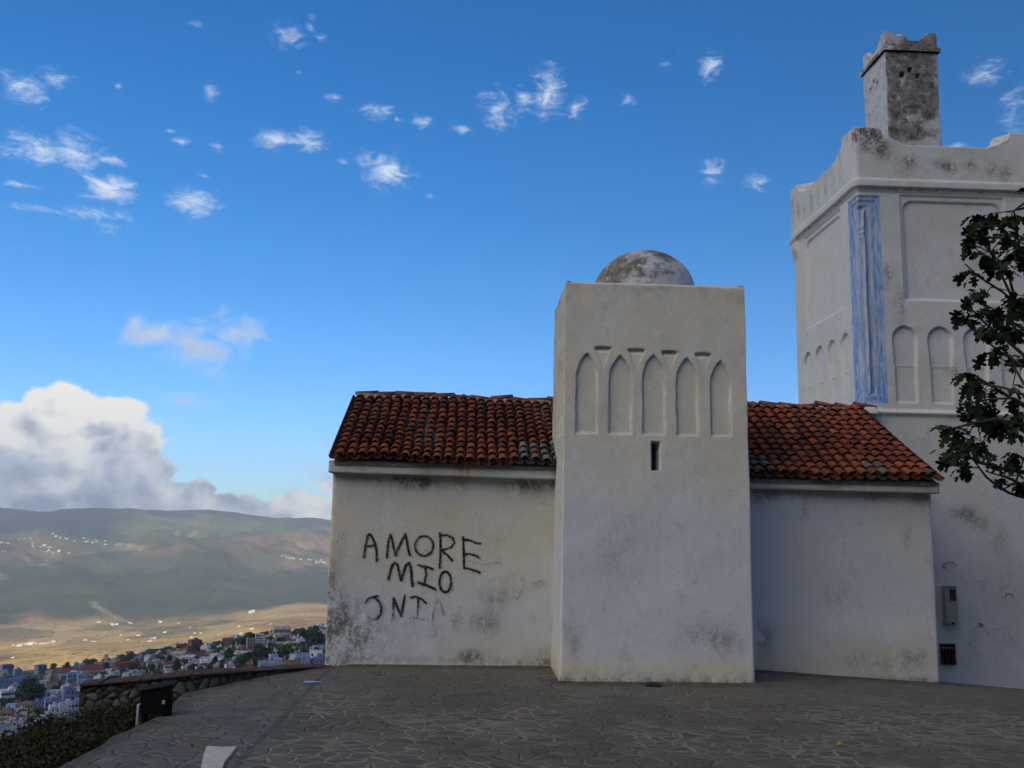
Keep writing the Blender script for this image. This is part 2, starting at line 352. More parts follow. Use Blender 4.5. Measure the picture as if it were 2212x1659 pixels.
def terrain_mat():
    m, q, out = newmat('hill country')
    P = q.n('ShaderNodeNewGeometry').outputs['Position']
    c = q.attr('tint', True)
    far = q.attr('plain')
    n = q.noise(P, .004, 8, .65, .3); n2 = q.noise(P, .02, 6, .7)
    c = q.mix(q.ramp(n, .45, .68, 0, .55), c, (.045, .065, .04))
    c = q.mix(q.m('MULTIPLY', q.ramp(n2, .5, .7, 0, .45), q.m('SUBTRACT', 1., q.m('MULTIPLY', q.attr('wood'), .7))), c, (.34, .235, .13))
    n3 = q.noise(q.v('MULTIPLY', P, (1, .45, 1)), .0016, 9, .62, .8)
    c = q.mix(q.m('MULTIPLY', q.ramp(n3, .53, .62, 0, .42), q.m('SUBTRACT', 1., q.m('MULTIPLY', q.attr('wood'), .8))), c, (.28, .20, .125))
    c = q.mix(q.ramp(n3, .36, .30, 0, .5), c, (.15, .19, .085))
    vo = q.n('ShaderNodeTexVoronoi', {'Vector': P, 'Scale': .045, 'Randomness': 1.}, feature='F1')
    dots = q.m('MULTIPLY', q.ramp(vo.outputs['Distance'], .22, .36, 1, 0), q.ramp(q.noise(P, .006, 3), .42, .55))
    fv = q.n('ShaderNodeTexVoronoi', {'Vector': q.v('MULTIPLY', P, (1, .7, 0)), 'Scale': .0075, 'Randomness': 1.}, feature='F1')
    fs = q.n('ShaderNodeSeparateColor', {0: fv.outputs['Color']})
    c = q.mix(q.m('MULTIPLY', far, q.ramp(fs.outputs[0], .55, .75, 0, .5)), c, (.24, .20, .095))
    c = q.mix(q.m('MULTIPLY', far, q.ramp(fs.outputs[1], .75, .85, 0, .45)), c, (.62, .46, .24))
    fe = q.n('ShaderNodeTexVoronoi', {'Vector': q.v('MULTIPLY', P, (1, .7, 0)), 'Scale': .0075, 'Randomness': 1.}, feature='DISTANCE_TO_EDGE')
    c = q.mix(q.m('MULTIPLY', far, q.ramp(fe.outputs['Distance'], .03, .015, 0, .25)), c, (.09, .095, .045))
    vo2 = q.n('ShaderNodeTexVoronoi', {'Vector': P, 'Scale': .085, 'Randomness': 1.}, feature='F1')
    dots2 = q.ramp(vo2.outputs['Distance'], .2, .42, 1, 0)
    c = q.mix(q.m('MULTIPLY', dots, q.m('MULTIPLY', far, .85)), c, (.075, .085, .035))
    c = q.mix(q.m('MULTIPLY', dots2, q.m('MULTIPLY', q.m('SUBTRACT', 1., far), .65)), c, (.028, .042, .026))
    finish(q, out, c, .95, q.m('ADD', n2, dots2), .5, 8, .05); return m
M_TER = terrain_mat()
def leaf_mat(name, a, b):
    m, q, out = newmat(name); P = q.n('ShaderNodeNewGeometry')
    c = q.mix(q.noise(P.outputs['Position'], 3., 3), a, b)
    c = q.mix(q.m('MULTIPLY', P.outputs['Random Per Island'], .5), c, tuple(x*1.9 for x in b))
    finish(q, out, c, .8, None, spec=.08); return m
M_FIG = leaf_mat('fig leaves', (.008, .013, .007), (.014, .021, .010))
M_BARK = plain('fig bark', (.035, .032, .032), .9, var=.3, scale=20)
M_CROWN = leaf_mat('dark town foliage', (.022, .034, .018), (.040, .058, .026))
M_SHRUB = leaf_mat('bank shrubs', (.013, .017, .008), (.034, .034, .014))
def stone_mat():
    m, q, out = newmat('rubble stone')
    P = q.n('ShaderNodeNewGeometry').outputs['Position']
    c = q.mix(q.attr('cell'), (.055, .05, .042), (.15, .138, .118))
    c = q.mix(q.attr('joint'), c, (.055, .050, .042))
    n = q.noise(P, 26, 6, .7)
    c = q.mix(q.ramp(n, .4, .75, 0, .6), c, (.06, .056, .045))
    finish(q, out, c, .95, n, .6, .02, .1); return m
M_ST = stone_mat()
def tint_mat(name, rough=.9):
    m, q, out = newmat(name); P = q.n('ShaderNodeNewGeometry').outputs['Position']
    c = q.attr('tint', True)
    n = q.noise(P, .35, 6, .7, .4)
    c = q.mix(q.ramp(n, .40, .66, 0, .7), c, (.10, .095, .095))
    finish(q, out, c, rough, None, spec=.1); return m
M_HOUSE = tint_mat('house paint')
M_WIN = plain('dark window', (.025, .03, .04), .4, var=.2)
M_BLK = plain('black painted metal', (.004, .004, .005), .7, 0, .1)
M_CON = plain('pale concrete', (.34, .33, .30), .95, var=.25, scale=12)
M_BRK = plain('brick coping', (.058, .030, .023), .9, var=.45, scale=9)

# ------------------------------------------------------------------ terrain
def interp(x, xs, ys): return np.interp(x, xs, ys)
CX = [0, 88, 177, 265, 327, 354, 407, 478, 504, 549, 588, 637, 677, 695, 800]
CY = [1446, 1439, 1430, 1417, 1407, 1402, 1391, 1386, 1379, 1371, 1362, 1360, 1354, 1351, 1340]
RX = [-60, 0, 60, 120, 180, 250, 310, 380, 440, 520, 570, 620, 660, 700, 760, 900]
RY = [1090, 1094, 1098, 1104, 1098, 1091, 1100, 1108, 1103, 1112, 1124, 1113, 1121, 1123, 1128, 1130]
def col_of_az(a):      # azimuth -> 2212-px column near the horizon
    return np.interp(a, [azel(x, 1250)[0] for x in range(-400, 2300, 50)], list(range(-400, 2300, 50)))
_cols = np.array([-100, 0, 90, 180, 265, 350, 440, 520, 600, 690, 760])
def _profile(x):
    yc = float(np.interp(x, CX, CY))+7; yr = float(np.interp(x, RX, RY)); t = min(max(x/690, 0), 1)
    L = lambda a, b: a+(b-a)*t
    k = [(0., -.45), (3., -.45)]
    def K(r, y): k.append((r, CH+r*slope(x, y)))
    k += [(8., -1.2+0*t), (14., L(-5.5, -4.5)), (40., L(-17, -13)), (120., L(-46, -36))]
    yb = L(1690, 1472)
    K(430, yb); K(560, yb+(yc-yb)*.40); K(720, yb+(yc-yb)*.68); K(900, yb+(yc-yb)*.88); K(1080, yc)
    zc = k[-1][1]
    k += [(1350., zc-75), (2000., zc-215)]
    K(2500, yc+5); K(3000, L(1418, 1345)); K(3500, L(1388, 1330)); K(4000, L(1352, 1313)); K(4600, L(1300, 1276)); K(5600, L(1215, 1214))
    K(6300, L(1178, 1188)); K(7000, L(1150, 1166)); K(8000, L(1122, yr+24)); K(9200, yr)
    z = k[-1][1]; k += [(10500., z-150), (12200., z-260)]
    return k
_prof = [_profile(x) for x in _cols]
_R = np.array([p[0] for p in _prof[0]]); _Z = np.array([[p[1] for p in pr] for pr in _prof])
_az = np.array([azel(x, 1250)[0] for x in _cols])
MR = [0, 3, 10, 60, 200, 500, 1000, 1500, 1700, 3000, 12200]; MZ = [-.45, -.45, -.6, 8, 45, 130, 330, 570, 585, 300, 60]
def terr(x, y, noise=True):
    x = np.asarray(x, float); y = np.asarray(y, float)
    r = np.hypot(x, y); a = np.arctan2(x, y)
    fa = np.interp(np.clip(a, _az[0], _az[-1]), _az, np.arange(len(_az))); i = np.clip(fa.astype(int), 0, len(_az)-2); f = fa-i
    lr = np.searchsorted(_R, r, side='right')-1; lr = np.clip(lr, 0, len(_R)-2)
    t = np.clip((r-_R[lr])/(_R[lr+1]-_R[lr]), 0, 1)
    zz = lambda ii: _Z[ii, lr]*(1-t)+_Z[ii, lr+1]*t
    z = zz(i)*(1-f)+zz(i+1)*f
    w = sstep(rad(75), rad(125), np.abs(a))
    z = z*(1-w)+np.interp(r, MR, MZ)*w
    wr = sstep(rad(35), rad(75), a)*(1-w)          # to the right the ground stays high longer
    z = z*(1-wr)+np.interp(r, [0, 25, 60, 400, 1200, 4000, 12200], [-.9, -3.5, -8, -40, -100, -200, 20])*wr
    if noise:
        amp = np.interp(r, [0, 15, 100, 430, 1080, 1400, 2500, 4500, 6500, 9200, 10500], [0, .1, 2, 1.5, 1.5, 12, 14, 34, 120, 26, 30])
        sc_ = 1/620.
        n = fbm(x*sc_, y*sc_, 0*x, 6, 11)
        rid = 1-2*np.abs(fbm(x/620., y/1900., 0*x+3, 5, 5))
        z = z+amp*(n*1.1+np.where(r > 1100, (rid-.6)*.9, 0))
        z = z+w*np.clip(r/600, 0, 1)*60*n
    return z
_t1 = lambda L: [(x/3.77*.8848, (1200+y/3.77)*.8848) for x, y in L]
_t2 = lambda L: [((400+x/3.77)*.8848, (1200+y/3.77)*.8848) for x, y in L]
TRACKS = [(_t1([(860, 1020), (885, 1060), (960, 1110), (1080, 1170), (1150, 1195)]), 13, (.42, .32, .22)), (_t1([(275, 1235), (258, 1275), (195, 1340)]), 13, (.46, .36, .24)),
          (_t1([(215, 1130), (290, 1180), (370, 1230)]), 42, (.36, .22, .13)), (_t1([(370, 1228), (510, 1228)]), 12, (.4, .3, .2)), (_t1([(0, 760), (40, 800)]), 22, (.36, .24, .16)),
          (_t2([(100, 398), (290, 370)]), 16, (.42, .36, .26)), (_t1([(1100, 495), (1200, 510), (1290, 525)]), 18, (.4, .33, .24)), (_t2([(1210, 455), (1240, 490), (1290, 520)]), 22, (.42, .28, .19)),
          (_t1([(600, 1300), (690, 1290)]), 12, (.5, .38, .2)), (_t2([(10, 1205), (130, 1210), (400, 1180), (720, 1130)]), 14, (.46, .32, .18)), (_t1([(280, 665), (420, 672)]), 24, (.4, .34, .24))]
def build_terrain():
    a = [rad(t) for t in np.arange(-180, -34, 2.5)]+[rad(t) for t in np.arange(-34, -7.2, .085)]+[rad(t) for t in np.arange(-7, 180.1, 2.5)]
    a = np.array(a); a[-1] = rad(180); a[0] = -rad(180)
    r = np.concatenate([[.6, 2, 4, 6], np.geomspace(8, 400, 36), np.linspace(415, 1100, 60), np.linspace(1130, 2300, 26), np.linspace(2330, 12200, 300)])
    A, Rr = np.meshgrid(a, r); X = Rr*np.sin(A); Y = Rr*np.cos(A); Z = terr(X.ravel(), Y.ravel()).reshape(X.shape)
    x, y, z, rr = X.ravel(), Y.ravel(), Z.ravel(), Rr.ravel(); cx = col_of_az(A.ravel()); cx = np.clip(cx, -100, 760)
    n = fbm(x/700, y/700, 0*x, 5, 21); n2 = fbm(x/260, y/420, 0*x, 5, 33); n3 = fbm(x/1500, y/900, 0*x, 5, 47)
    def C(*c): return np.array(c)[None, :]
    col = np.repeat(C(.075, .082, .05), len(x), 0)                 # near and town ground
    def blend(col, w, c): w = np.clip(w, 0, 1)[:, None]; return col*(1-w)+C(*c)*w
    t = np.clip(cx/690, 0, 1)
    col = blend(col, sstep(1100, 1500, rr), (.66, .42, .13))
    col = blend(col, sstep(1500, 2300, rr)*(sstep(-.05, .25, n2)), (.36, .20, .11))
    col = blend(col, sstep(2900, 3500, rr+n*600)*.75, (.58, .39, .17))
    col = blend(col, sstep(2900, 3400, rr)*sstep(0, .3, n2)*.7, (.14, .15, .08))
    fo = sstep(3850, 4150, rr+n*700-t*0)
    col = blend(col, fo, (.092, .105, .066))
    col = blend(col, fo*sstep(.05, .35, n2)*.4, (.12, .12, .075))
    band = sstep(5700, 6100, rr+n*500)*(1-sstep(6900, 7300, rr+n*400))
    col = blend(col, band*.55, (.15, .13, .085))
    col = blend(col, band*sstep(.02, .2, n2)*.8, (.29, .18, .12))
    hi = sstep(6900, 7300, rr+n*400)
    col = blend(col, hi, (.13, .165, .085))
    col = blend(col, hi*sstep(.08, .22, n3), (.06, .09, .07))
    col = blend(col, hi*sstep(.16, .28, n2)*.55, (.30, .18, .12))
    cloud_shade = (1-sstep(200, 300, cx+n*60))*sstep(7050, 7300, rr)  # cloud shadow over the left hills, put into the ground colour
    col = blend(col, cloud_shade*.9, (.026, .040, .042))
    col = blend(col, sstep(8300, 8800, rr+n2*900)*.75, (.035, .052, .050))
    beh = sstep(rad(80), rad(110), np.abs(A.ravel()))
    col = blend(col, beh, (.085, .085, .06))
    pl = sstep(1100, 1500, rr)*(1-sstep(3700, 4200, rr+n*500))
    wood = fo*(1-band)
    for pts, wd_, c_ in TRACKS:
        W3 = []
        for (px, py) in pts:
            d = ray(px, py); h = math.hypot(d[0], d[1]); RR = np.linspace(2300, 8800, 600); T = terr(RR*d[0]/h, RR*d[1]/h); k = np.where(CH+RR*d[2]/h < T)[0]
            if len(k): W3.append((RR[k[0]]*d[0]/h, RR[k[0]]*d[1]/h))
        for p, q_ in zip(W3, W3[1:]):
            dx, dy = q_[0]-p[0], q_[1]-p[1]; t_ = np.clip(((x-p[0])*dx+(y-p[1])*dy)/(dx*dx+dy*dy), 0, 1)
            D = np.hypot(x-p[0]-t_*dx, (y-p[1]-t_*dy)*.6); col = blend(col, .75*np.exp(-(D/wd_)**2), c_)
    nu, nv = len(a), len(r)
    q = grid_quads(nu, nv)[:, ::-1]
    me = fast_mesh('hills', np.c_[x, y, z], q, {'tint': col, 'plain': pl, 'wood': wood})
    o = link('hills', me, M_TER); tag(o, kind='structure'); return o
build_terrain()
def on_terrain(px, py, r0=430, r1=1150):
    """where the sight line through a photo point first meets the town hill"""
    d = ray(px, py); h = math.hypot(d[0], d[1]); R = np.linspace(r0, r1, 300)
    zs = CH+R*d[2]/h; x = R*d[0]/h; y = R*d[1]/h; T = terr(x, y)
    k = np.where(zs < T)[0]; i = k[0] if len(k) else int(np.argmin(zs-T))
    return x[i], y[i], T[i]

# ------------------------------------------------------------------ plaza
def zg(x, y):
    A = np.maximum(0, x-4); B = np.maximum(0, y-11); D = np.maximum(0, y-14.47)
    z = -.0158*A*B-.0136*A*D
    z = z+.012*fbm(x*1.1, y*1.1, 0*x, 3, 3)-.03*sstep(-2.9, -3.6, x)*(y < 30)
    return z
EDGE = [(-3.5, -6), (-3.5, 6), (-3.46, 8.4), (-3.44, 9.7), (-3.35, 10.6), (-3.36, 11.3), (-3.46, 12.05), (-3.12, 12.5), (-2.82, 13.15), (-2.6, 13.47), (-2.1, 14.05), (-1.6, 14.6), (-1.5, 16), (-1.5, 26)]
def build_plaza():
    ys = np.concatenate([np.arange(-6, 6, .6), np.arange(6, 19, .06), np.arange(19, 26.1, .6)]); us = np.linspace(0, 1, 260)**1.15
    e = np.interp(ys, [p[1] for p in EDGE], [p[0] for p in EDGE])
    e = e+.03*vn(ys*3, 0*ys, 0*ys, 5)
    U, Yg = np.meshgrid(us, ys); X = e[:, None]+(17-e[:, None])*U
    x, y = X.ravel(), Yg.ravel(); z = zg(x, y)
    # darker along the foot of the walls and the paving edge
    dm = np.zeros_like(x)
    for (x0, x1, yy) in ((-2.2, 1.3, 14.47), (1.2, 4.0, 13.15), (4, 7.4, 14.47)):
        dm = np.maximum(dm, (1-sstep(.05, .45, np.abs(y-yy+.1)))*sstep(x0-.3, x0, x)*(1-sstep(x1, x1+.3, x)))
    dm = np.maximum(dm, 1-sstep(.0, .35, x-np.interp(y, [p[1] for p in EDGE], [p[0] for p in EDGE])))
    n = len(us); top = np.c_[x, y, z]
    # a skirt makes it a slab with a real edge
    sk = np.c_[X[:, 0], ys, np.full(len(ys), -.6)]; b = len(top)
    co = np.r_[top, sk]; q = list(grid_quads(n, len(ys)))
    for i in range(len(ys)-1): q.append((b+i, i*n, (i+1)*n, b+i+1))
    at_ = {'edge_dark': np.r_[dm, np.ones(len(sk))]}
    o = link('pavement', fast_mesh('pavement', co, q, at_), M_GR); tag(o, kind='structure')
build_plaza()

# ------------------------------------------------------------------ plaster shells
def shell(name, x0, x1, y0, y1, z0, z1, res, parent, mat=M_PL, disp=None, attrs=None, r=.035, batter=0., seed=1, amp=.012, coarse=.15, ztop=None, left=True, cap=True, res_right=None, zbot=None):
    """a closed four-sided plaster block: one height-field wrapped round a rectangle, with soft corners"""
    P = []
    def seg(ax, ay, bx, by, nx, ny, fid, st):
        L = math.hypot(bx-ax, by-ay); n = max(2, int((L-2*r)/st)); 
        for k in range(n+1):
            t = (r+(L-2*r)*k/n)/L; P.append((ax+(bx-ax)*t, ay+(by-ay)*t, nx, ny, fid))
    def corner(cx, cy, a0, fid):
        for k in (1, 2, 3):
            a = a0+k*math.pi/8; P.append((cx+r*math.cos(a), cy+r*math.sin(a), math.cos(a), math.sin(a), fid))
    seg(x0, y1, x0, y0, -1, 0, 1, res if left else coarse); corner(x0+r, y0+r, math.pi, 0)
    seg(x0, y0, x1, y0, 0, -1, 0, res); corner(x1-r, y0+r, 1.5*math.pi, 2)
    seg(x1, y0, x1, y1, 1, 0, 2, res_right or coarse); corner(x1-r, y1-r, 0, 3)
    seg(x1, y1, x0, y1, 0, 1, 3, coarse); corner(x0+r, y1-r, .5*math.pi, 1)
    P = np.array(P); P = np.r_[P, P[:1]]
    zs = np.unique(np.concatenate([np.arange(z0, z1-r, res), [z1-r, z1-r*.7, z1-r*.4, z1-r*.15, z1]]))
    n, m = len(P), len(zs)
    PX, PY, NX, NY, FI = [np.tile(P[:, k], m) for k in range(5)]; Z = np.repeat(zs, n); tz = (Z-z0)/(z1-z0)
    zt = Z.copy()
    rr = np.clip((Z-(z1-r))/r, 0, 1); back = r*(1-np.sqrt(np.clip(1-rr**2, 0, 1)))
    if ztop is not None: zt = z0+(Z-z0)*(ztop(PX, PY, FI)-z0)/(z1-z0)
    if zbot is not None: zt = zt+(zbot(PX, PY)-z0)*(1-tz)
    PX0, PY0 = PX.copy(), PY.copy()
    d = amp*(fbm(PX*1.2, PY*1.2, zt*1.2, 3, seed)*1.4+.45*fbm(PX*5, PY*5, zt*5, 3, seed+9))-back-batter*tz
    if disp is not None: d = d+disp(PX, PY, zt, FI)
    x = PX+NX*d; y = PY+NY*d
    q = grid_quads(n, m)
    tris = []
    co = np.c_[x, y, zt]; A = {}
    for k, fn in (attrs or {}).items(): A[k] = fn(PX0, PY0, zt, FI)
    if cap:
        c = len(co); co = np.r_[co, [[(x0+x1)/2, (y0+y1)/2, z1-.0]]]; b = (m-1)*n
        tris = [(b+k, b+k+1, c) for k in range(n-1)]
        for k in A: A[k] = np.r_[A[k], [A[k][b]]]
    me = fast_mesh(name, co, q, A, True, tris)
    return link(name, me, mat, parent)
def arch_in(x, z, cx, w, zb, zs, h):
    """signed distance-like value, positive inside a (pointed) arch of half width w/2, springing zs, rise h"""
    hw = w/2; R = (h*h+hw*hw)/w
    dz = np.maximum(z-zs, 0); half = np.where(dz < h, (hw-R)+np.sqrt(np.clip(R*R-dz*dz, 0, None)), -1)
    half = np.where(z < zs, hw, half)
    return np.minimum(half-np.abs(x-cx), np.minimum(z-zb, zs+h-z+.02))
def blob(x, z, cx, cz, rx, rz): return np.exp(-(((x-cx)/rx)**2+((z-cz)/rz)**2))

YW, YT, YM = 14.47, 13.15, 16.95
mosque = empty('mosque', (2.6, 16.5, 0), 'white plastered mosque with red tiled roof and square mihrab tower', 'mosque')
def A2(px, py, Y): p = at(px, py, Y); return p[0], p[2]

# prayer hall: left and right wall
def wl_attr_grime(x, y, z, f):
    g_ = np.zeros_like(x)
    def add(px, py, rx, ry, s):
        nonlocal g_
        cx, cz = A2(px, py, YW); k = YW/CF; g_ = g_+s*blob(x, z, cx, cz, rx*k, ry*k)
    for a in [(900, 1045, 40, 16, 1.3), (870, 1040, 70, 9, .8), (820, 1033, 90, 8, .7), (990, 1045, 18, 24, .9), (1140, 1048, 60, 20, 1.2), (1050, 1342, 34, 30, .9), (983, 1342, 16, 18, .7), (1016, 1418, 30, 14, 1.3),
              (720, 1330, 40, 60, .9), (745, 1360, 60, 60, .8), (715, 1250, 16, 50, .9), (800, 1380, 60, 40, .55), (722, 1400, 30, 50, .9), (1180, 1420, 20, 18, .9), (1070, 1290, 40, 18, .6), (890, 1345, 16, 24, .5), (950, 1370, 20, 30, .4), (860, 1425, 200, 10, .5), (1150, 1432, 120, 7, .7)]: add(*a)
    return np.clip(g_, 0, 1.2)*(f < 1.5)
def wl_creamy(x, y, z, f):
    return np.clip(.75*blob(x, z, .45, .15, .9, .32)+.5*blob(x, z, -.2, 1.7, 1.5, .8)+.7*(z > .9)*.6*sstep(.9, 1.8, z), 0, 1)
def wl_bluish(x, y, z, f): return np.clip(.9*(1-sstep(.9, 1.5, z))*sstep(.02, .25, z), 0, 1)*.8
ea0, ea1 = A2(718, 1020, 14.33), A2(1197, 1035, 14.33)
zlt = lambda X, Y, F_: 2.84-.012*(X+2.15)
shell('wall', -2.145, 1.7, YW, 19.3, -.5, 2.86, .03, mosque, amp=.014, seed=4, r=.05, left=True, res_right=.5, coarse=.4,
      attrs={'grime': wl_attr_grime, 'creamy': wl_creamy, 'bluish': wl_bluish})
def wr_grime(x, y, z, f):
    g_ = np.zeros_like(x)
    for (px, py, rx, ry, s) in [(1735, 1105, 8, 22, 1.2), (1700, 1070, 70, 12, .9), (1640, 1075, 20, 16, .8), (1880, 1072, 50, 12, .8), (1990, 1075, 24, 18, .9), (1805, 1280, 30, 30, .6), (1650, 1380, 20, 30, .9), (1880, 1430, 60, 20, .7), (1970, 1420, 40, 26, .8), (1690, 1455, 50, 12, .9), (1850, 1468, 160, 7, .9), (2000, 1474, 40, 9, .9), (1960, 1150, 10, 40, .5)]:
        cx, cz = A2(px, py, YW); k = YW/CF; g_ = g_+s*blob(x, z, cx, cz, rx*k, ry*k)
    return np.clip(g_, 0, 1.2)
shell('wall', 3.6, 7.205, YW, 19.3, -.9, 2.76, .035, mosque, amp=.014, seed=7, r=.04, left=False, res_right=.3, coarse=.4,
      attrs={'grime': wr_grime, 'creamy': lambda x, y, z, f: np.clip(.8*(1-sstep(.2, .8, z+.1))+.5*blob(x, z, 5.2, 1.6, .5, .5), 0, 1),
             'bluish': lambda x, y, z, f: .55*sstep(.5, 1.2, z)+.2})

# eaves band
def band(pts_front, ztop, zbot, y0, y1, name, rust=None, end_round=None):
    """box band with ends given as (x, ztop, zbot)"""
    (xa, ta, ba), (xb, tb, bb) = pts_front
    n = int((xb-xa)/.03); xs = np.linspace(xa, xb, n); t = (xs-xa)/(xb-xa)
    top = ta+(tb-ta)*t; bot = ba+(bb-ba)*t
    prof = [(y1, 0, 0), (y0+.03, 0, 0), (y0, 1, 0), (y0, .25, 0), (y0, .5, 0), (y0, .75, 0)]
    ring = []
    rr = .02
    ring = [(y1, 1, 0), (y0+rr, 1, 0), (y0+rr*.3, 1, -rr*.35), (y0, 1, -rr), (y0, .75, 0), (y0, .5, 0), (y0, .25, 0), (y0, 0, rr), (y0+rr*.3, 0, rr*.35), (y0+rr, 0, 0), (y1, 0, 0)]
    co = []
    for i, x in enumerate(xs):
        for (yy, k, dz) in ring: co.append((x, yy, bot[i]+(top[i]-bot[i])*k+dz))
    co = np.array(co); m = len(ring)
    d = .010*fbm(co[:, 0]*2.5, co[:, 1]*2, co[:, 2]*2, 4, 31)
    co[:, 1] += d; co[:, 2] += d*.7
    q = []
    for i in range(n-1):
        for k in range(m-1): a = i*m+k; q.append((a, a+m, a+m+1, a+1))
        q.append((i*m+m-1, (i+1)*m+m-1, (i+1)*m, i*m))
    b = len(co); ends = []
    for i in (0, n-1):
        c = co[i*m:(i+1)*m].mean(0); co = np.r_[co, [c]]
        for k in range(m):
            t3 = (i*m+k, i*m+(k+1) % m, len(co)-1); ends.append(t3 if i == 0 else t3[::-1])
    x, z = co[:, 0], co[:, 2]
    gri = .5*sstep(.2, .5, fbm(x*3, 0*x, z*8, 4, 8))+.7*np.clip((z-bot.mean()-.13)/.05, 0, 1)*sstep(-.1, .3, vn(x*4, 0*x, 0*x, 2))
    ru = sum((s*blob(x, z, cx, zbot+.1, w, .14) for cx, w, s in (rust or [])), np.zeros_like(x))
    me = fast_mesh(name, co, q, {'grime': gri, 'rust': ru, 'creamy': .2+0*x}, True, ends)
    return link(name, me, M_PL, mosque)
band([(-2.185, 3.01, 2.825), (1.7, 2.96, 2.785)], 3, 2.82, 14.29, 19.4, 'eaves_band', rust=[(-.12, .14, 1.2), (-.75, .12, .8)])
band([(3.6, 2.89, 2.715), (7.25, 2.865, 2.69)], 2.88, 2.7, 14.29, 19.4, 'eaves_band', rust=[(4.6, .14, .9)])

# tiled roofs
def roof(x0a, x1a, ze0, ze1, xr0, xr1, zr0, zr1, ncol, nrow, seed, grey, bright, ye=14.2, yr=16.86):
    rng = random.Random(seed); co = []; q = []; col = []
    def surf(u, v):     # u across, v from eave to ridge
        a = np.array([x0a+(x1a-x0a)*u, ye, ze0+(ze1-ze0)*u]); b = np.array([xr0+(xr1-xr0)*u, yr, zr0+(zr1-zr0)*u])
        p = a+(b-a)*v; p[2] += .018*math.sin(u*9+v*4)+.012*math.sin(u*23+seed)-.03*math.sin(v*3.14)*(.5+.5*math.sin(u*5))
        return p
    def tile(u, v0, v1, ra, rb, up, lift, c, jit, ns=8, th=.014):
        p0 = surf(u, v0); p1 = surf(u, v1); ax = p1-p0; ax /= np.linalg.norm(ax)
        sd_ = np.array([1., 0, 0])+np.array([0, jit, 0]); sd_ -= ax*sd_.dot(ax); sd_ /= np.linalg.norm(sd_)
        nz = np.cross(sd_, ax); b = len(co)
        p0 = p0+nz*lift[0]; p1 = p1+nz*lift[1]
        for (p, rr) in ((p0, ra), (p1, rb)):
            for th_ in (0, th):
                for k in range(ns+1):
                    an = math.pi*k/ns; s = rr-th_
                    w = -math.cos(an)*s; h = math.sin(an)*s*(.86 if up else -.75)
                    co.append(p+sd_*w+nz*h); col.append(c)
        m = ns+1
        for k in range(ns):
            o0, i0, o1, i1 = b+k, b+m+k, b+2*m+k, b+3*m+k
            q.append((o0, o0+1, o1+1, o1)); q.append((i0, i1, i1+1, i0+1)); q.append((o0, i0, i0+1, o0+1))
        for e in (0, m-1): q.append((b+e, b+2*m+e, b+3*m+e, b+m+e))
    L = math.hypot(yr-ye, zr0-ze0); W_ = x1a-x0a; pit = W_/ncol
    for i in range(ncol+1):
        for j in range(nrow):
            v0 = j/nrow-.004; v1 = (j+1.28)/nrow
            if v1 > 1.02: v1 = 1.02
            u = (i+.5)/ncol; pu = i/ncol
            def colr(extra=0):
                t = rng.random(); base = np.array([.235, .062, .032]) if t < .55 else np.array([.15, .045, .032]) if t < .82 else np.array([.10, .045, .038]) if t < .95 else np.array([.27, .088, .042])
                if j <= 1: base = base*.5+np.array([.34, .105, .045])*.5
                base = base*bright*(.85+.3*rng.random())
                x = x0a+W_*u
                for (gx, gy, gw, gh) in grey:
                    if abs(x-gx) < gw*(.6+.6*rng.random()) and abs(j-gy) < gh*(.6+.6*rng.random()): base = np.array([.12, .115, .105])*(.6+.7*rng.random())
                return tuple(base)
            # gutter tile between the covers
            tile(pu, v0-.01, v1, pit*.44, pit*.50, False, (.055, .030), tuple(np.array(colr())*.55), 0, 5)
            if i < ncol:
                du = (rng.random()-.5)*.10*pit/W_*1.6; jt = (rng.random()-.5)*.10
                sl = (rng.random()-.5)*.016
                tile(u+du, v0+sl, v1+sl, pit*.43, pit*.35, True, (.066+rng.random()*.008, .030), colr(), jt)
    me = fast_mesh('roof_tiles', np.array(co), q, {'tint': np.array(col)}, True)
    o = link('roof_tiles', me, M_TILE, mosque)
    # shallow bed under the tiles, back slope, gable ends
    b = MB(); e0, e1, r0, r1 = surf(0, 0), surf(1, 0), surf(0, 1), surf(1, 1)
    y2 = 2*yr-ye
    pts = [e0+[0, .06, -.03], e1+[0, .06, -.03], r1+[0, 0, -.02], r0+[0, 0, -.02], np.array([e0[0], y2, e0[2]]), np.array([e1[0], y2, e1[2]])]
    low = [p+np.array([0, 0, -.06]) for p in pts]
    b.add(pts+low, [(0, 1, 2, 3), (3, 2, 5, 4), (0, 6, 7, 1), (0, 3, 9, 6), (3, 4, 10, 9), (1, 7, 8, 2), (2, 8, 11, 5), (6, 9, 8, 7), (9, 10, 11, 8), (4, 5, 11, 10)])
    b.build('roof_deck', M_MORT, mosque)
    # ridge: mortar bed and half-round ridge tiles, some slipped
    mb = []; n = int((xr1-xr0)/.04); qs = []
    for i in range(n+1):
        x = xr0+(xr1-xr0)*i/n; zc = zr0+(zr1-zr0)*i/n
        for k in range(7):
            a = math.pi*k/6; w = .16+.025*vn(x*5, k*.7, seed); h = .105+.03*float(vn(x*4, k*.5, seed+3))
            mb.append((x, yr-math.cos(a)*float(w), zc-.05+math.sin(a)*float(h)))
    for i in range(n):
        for k in range(6): a = i*7+k; qs.append((a, a+7, a+8, a+1))
    link('ridge_mortar', fast_mesh('ridge_mortar', np.array(mb), qs), M_MORT, mosque)
    co.clear(); q.clear(); col.clear(); x = xr0-.03; k = 0
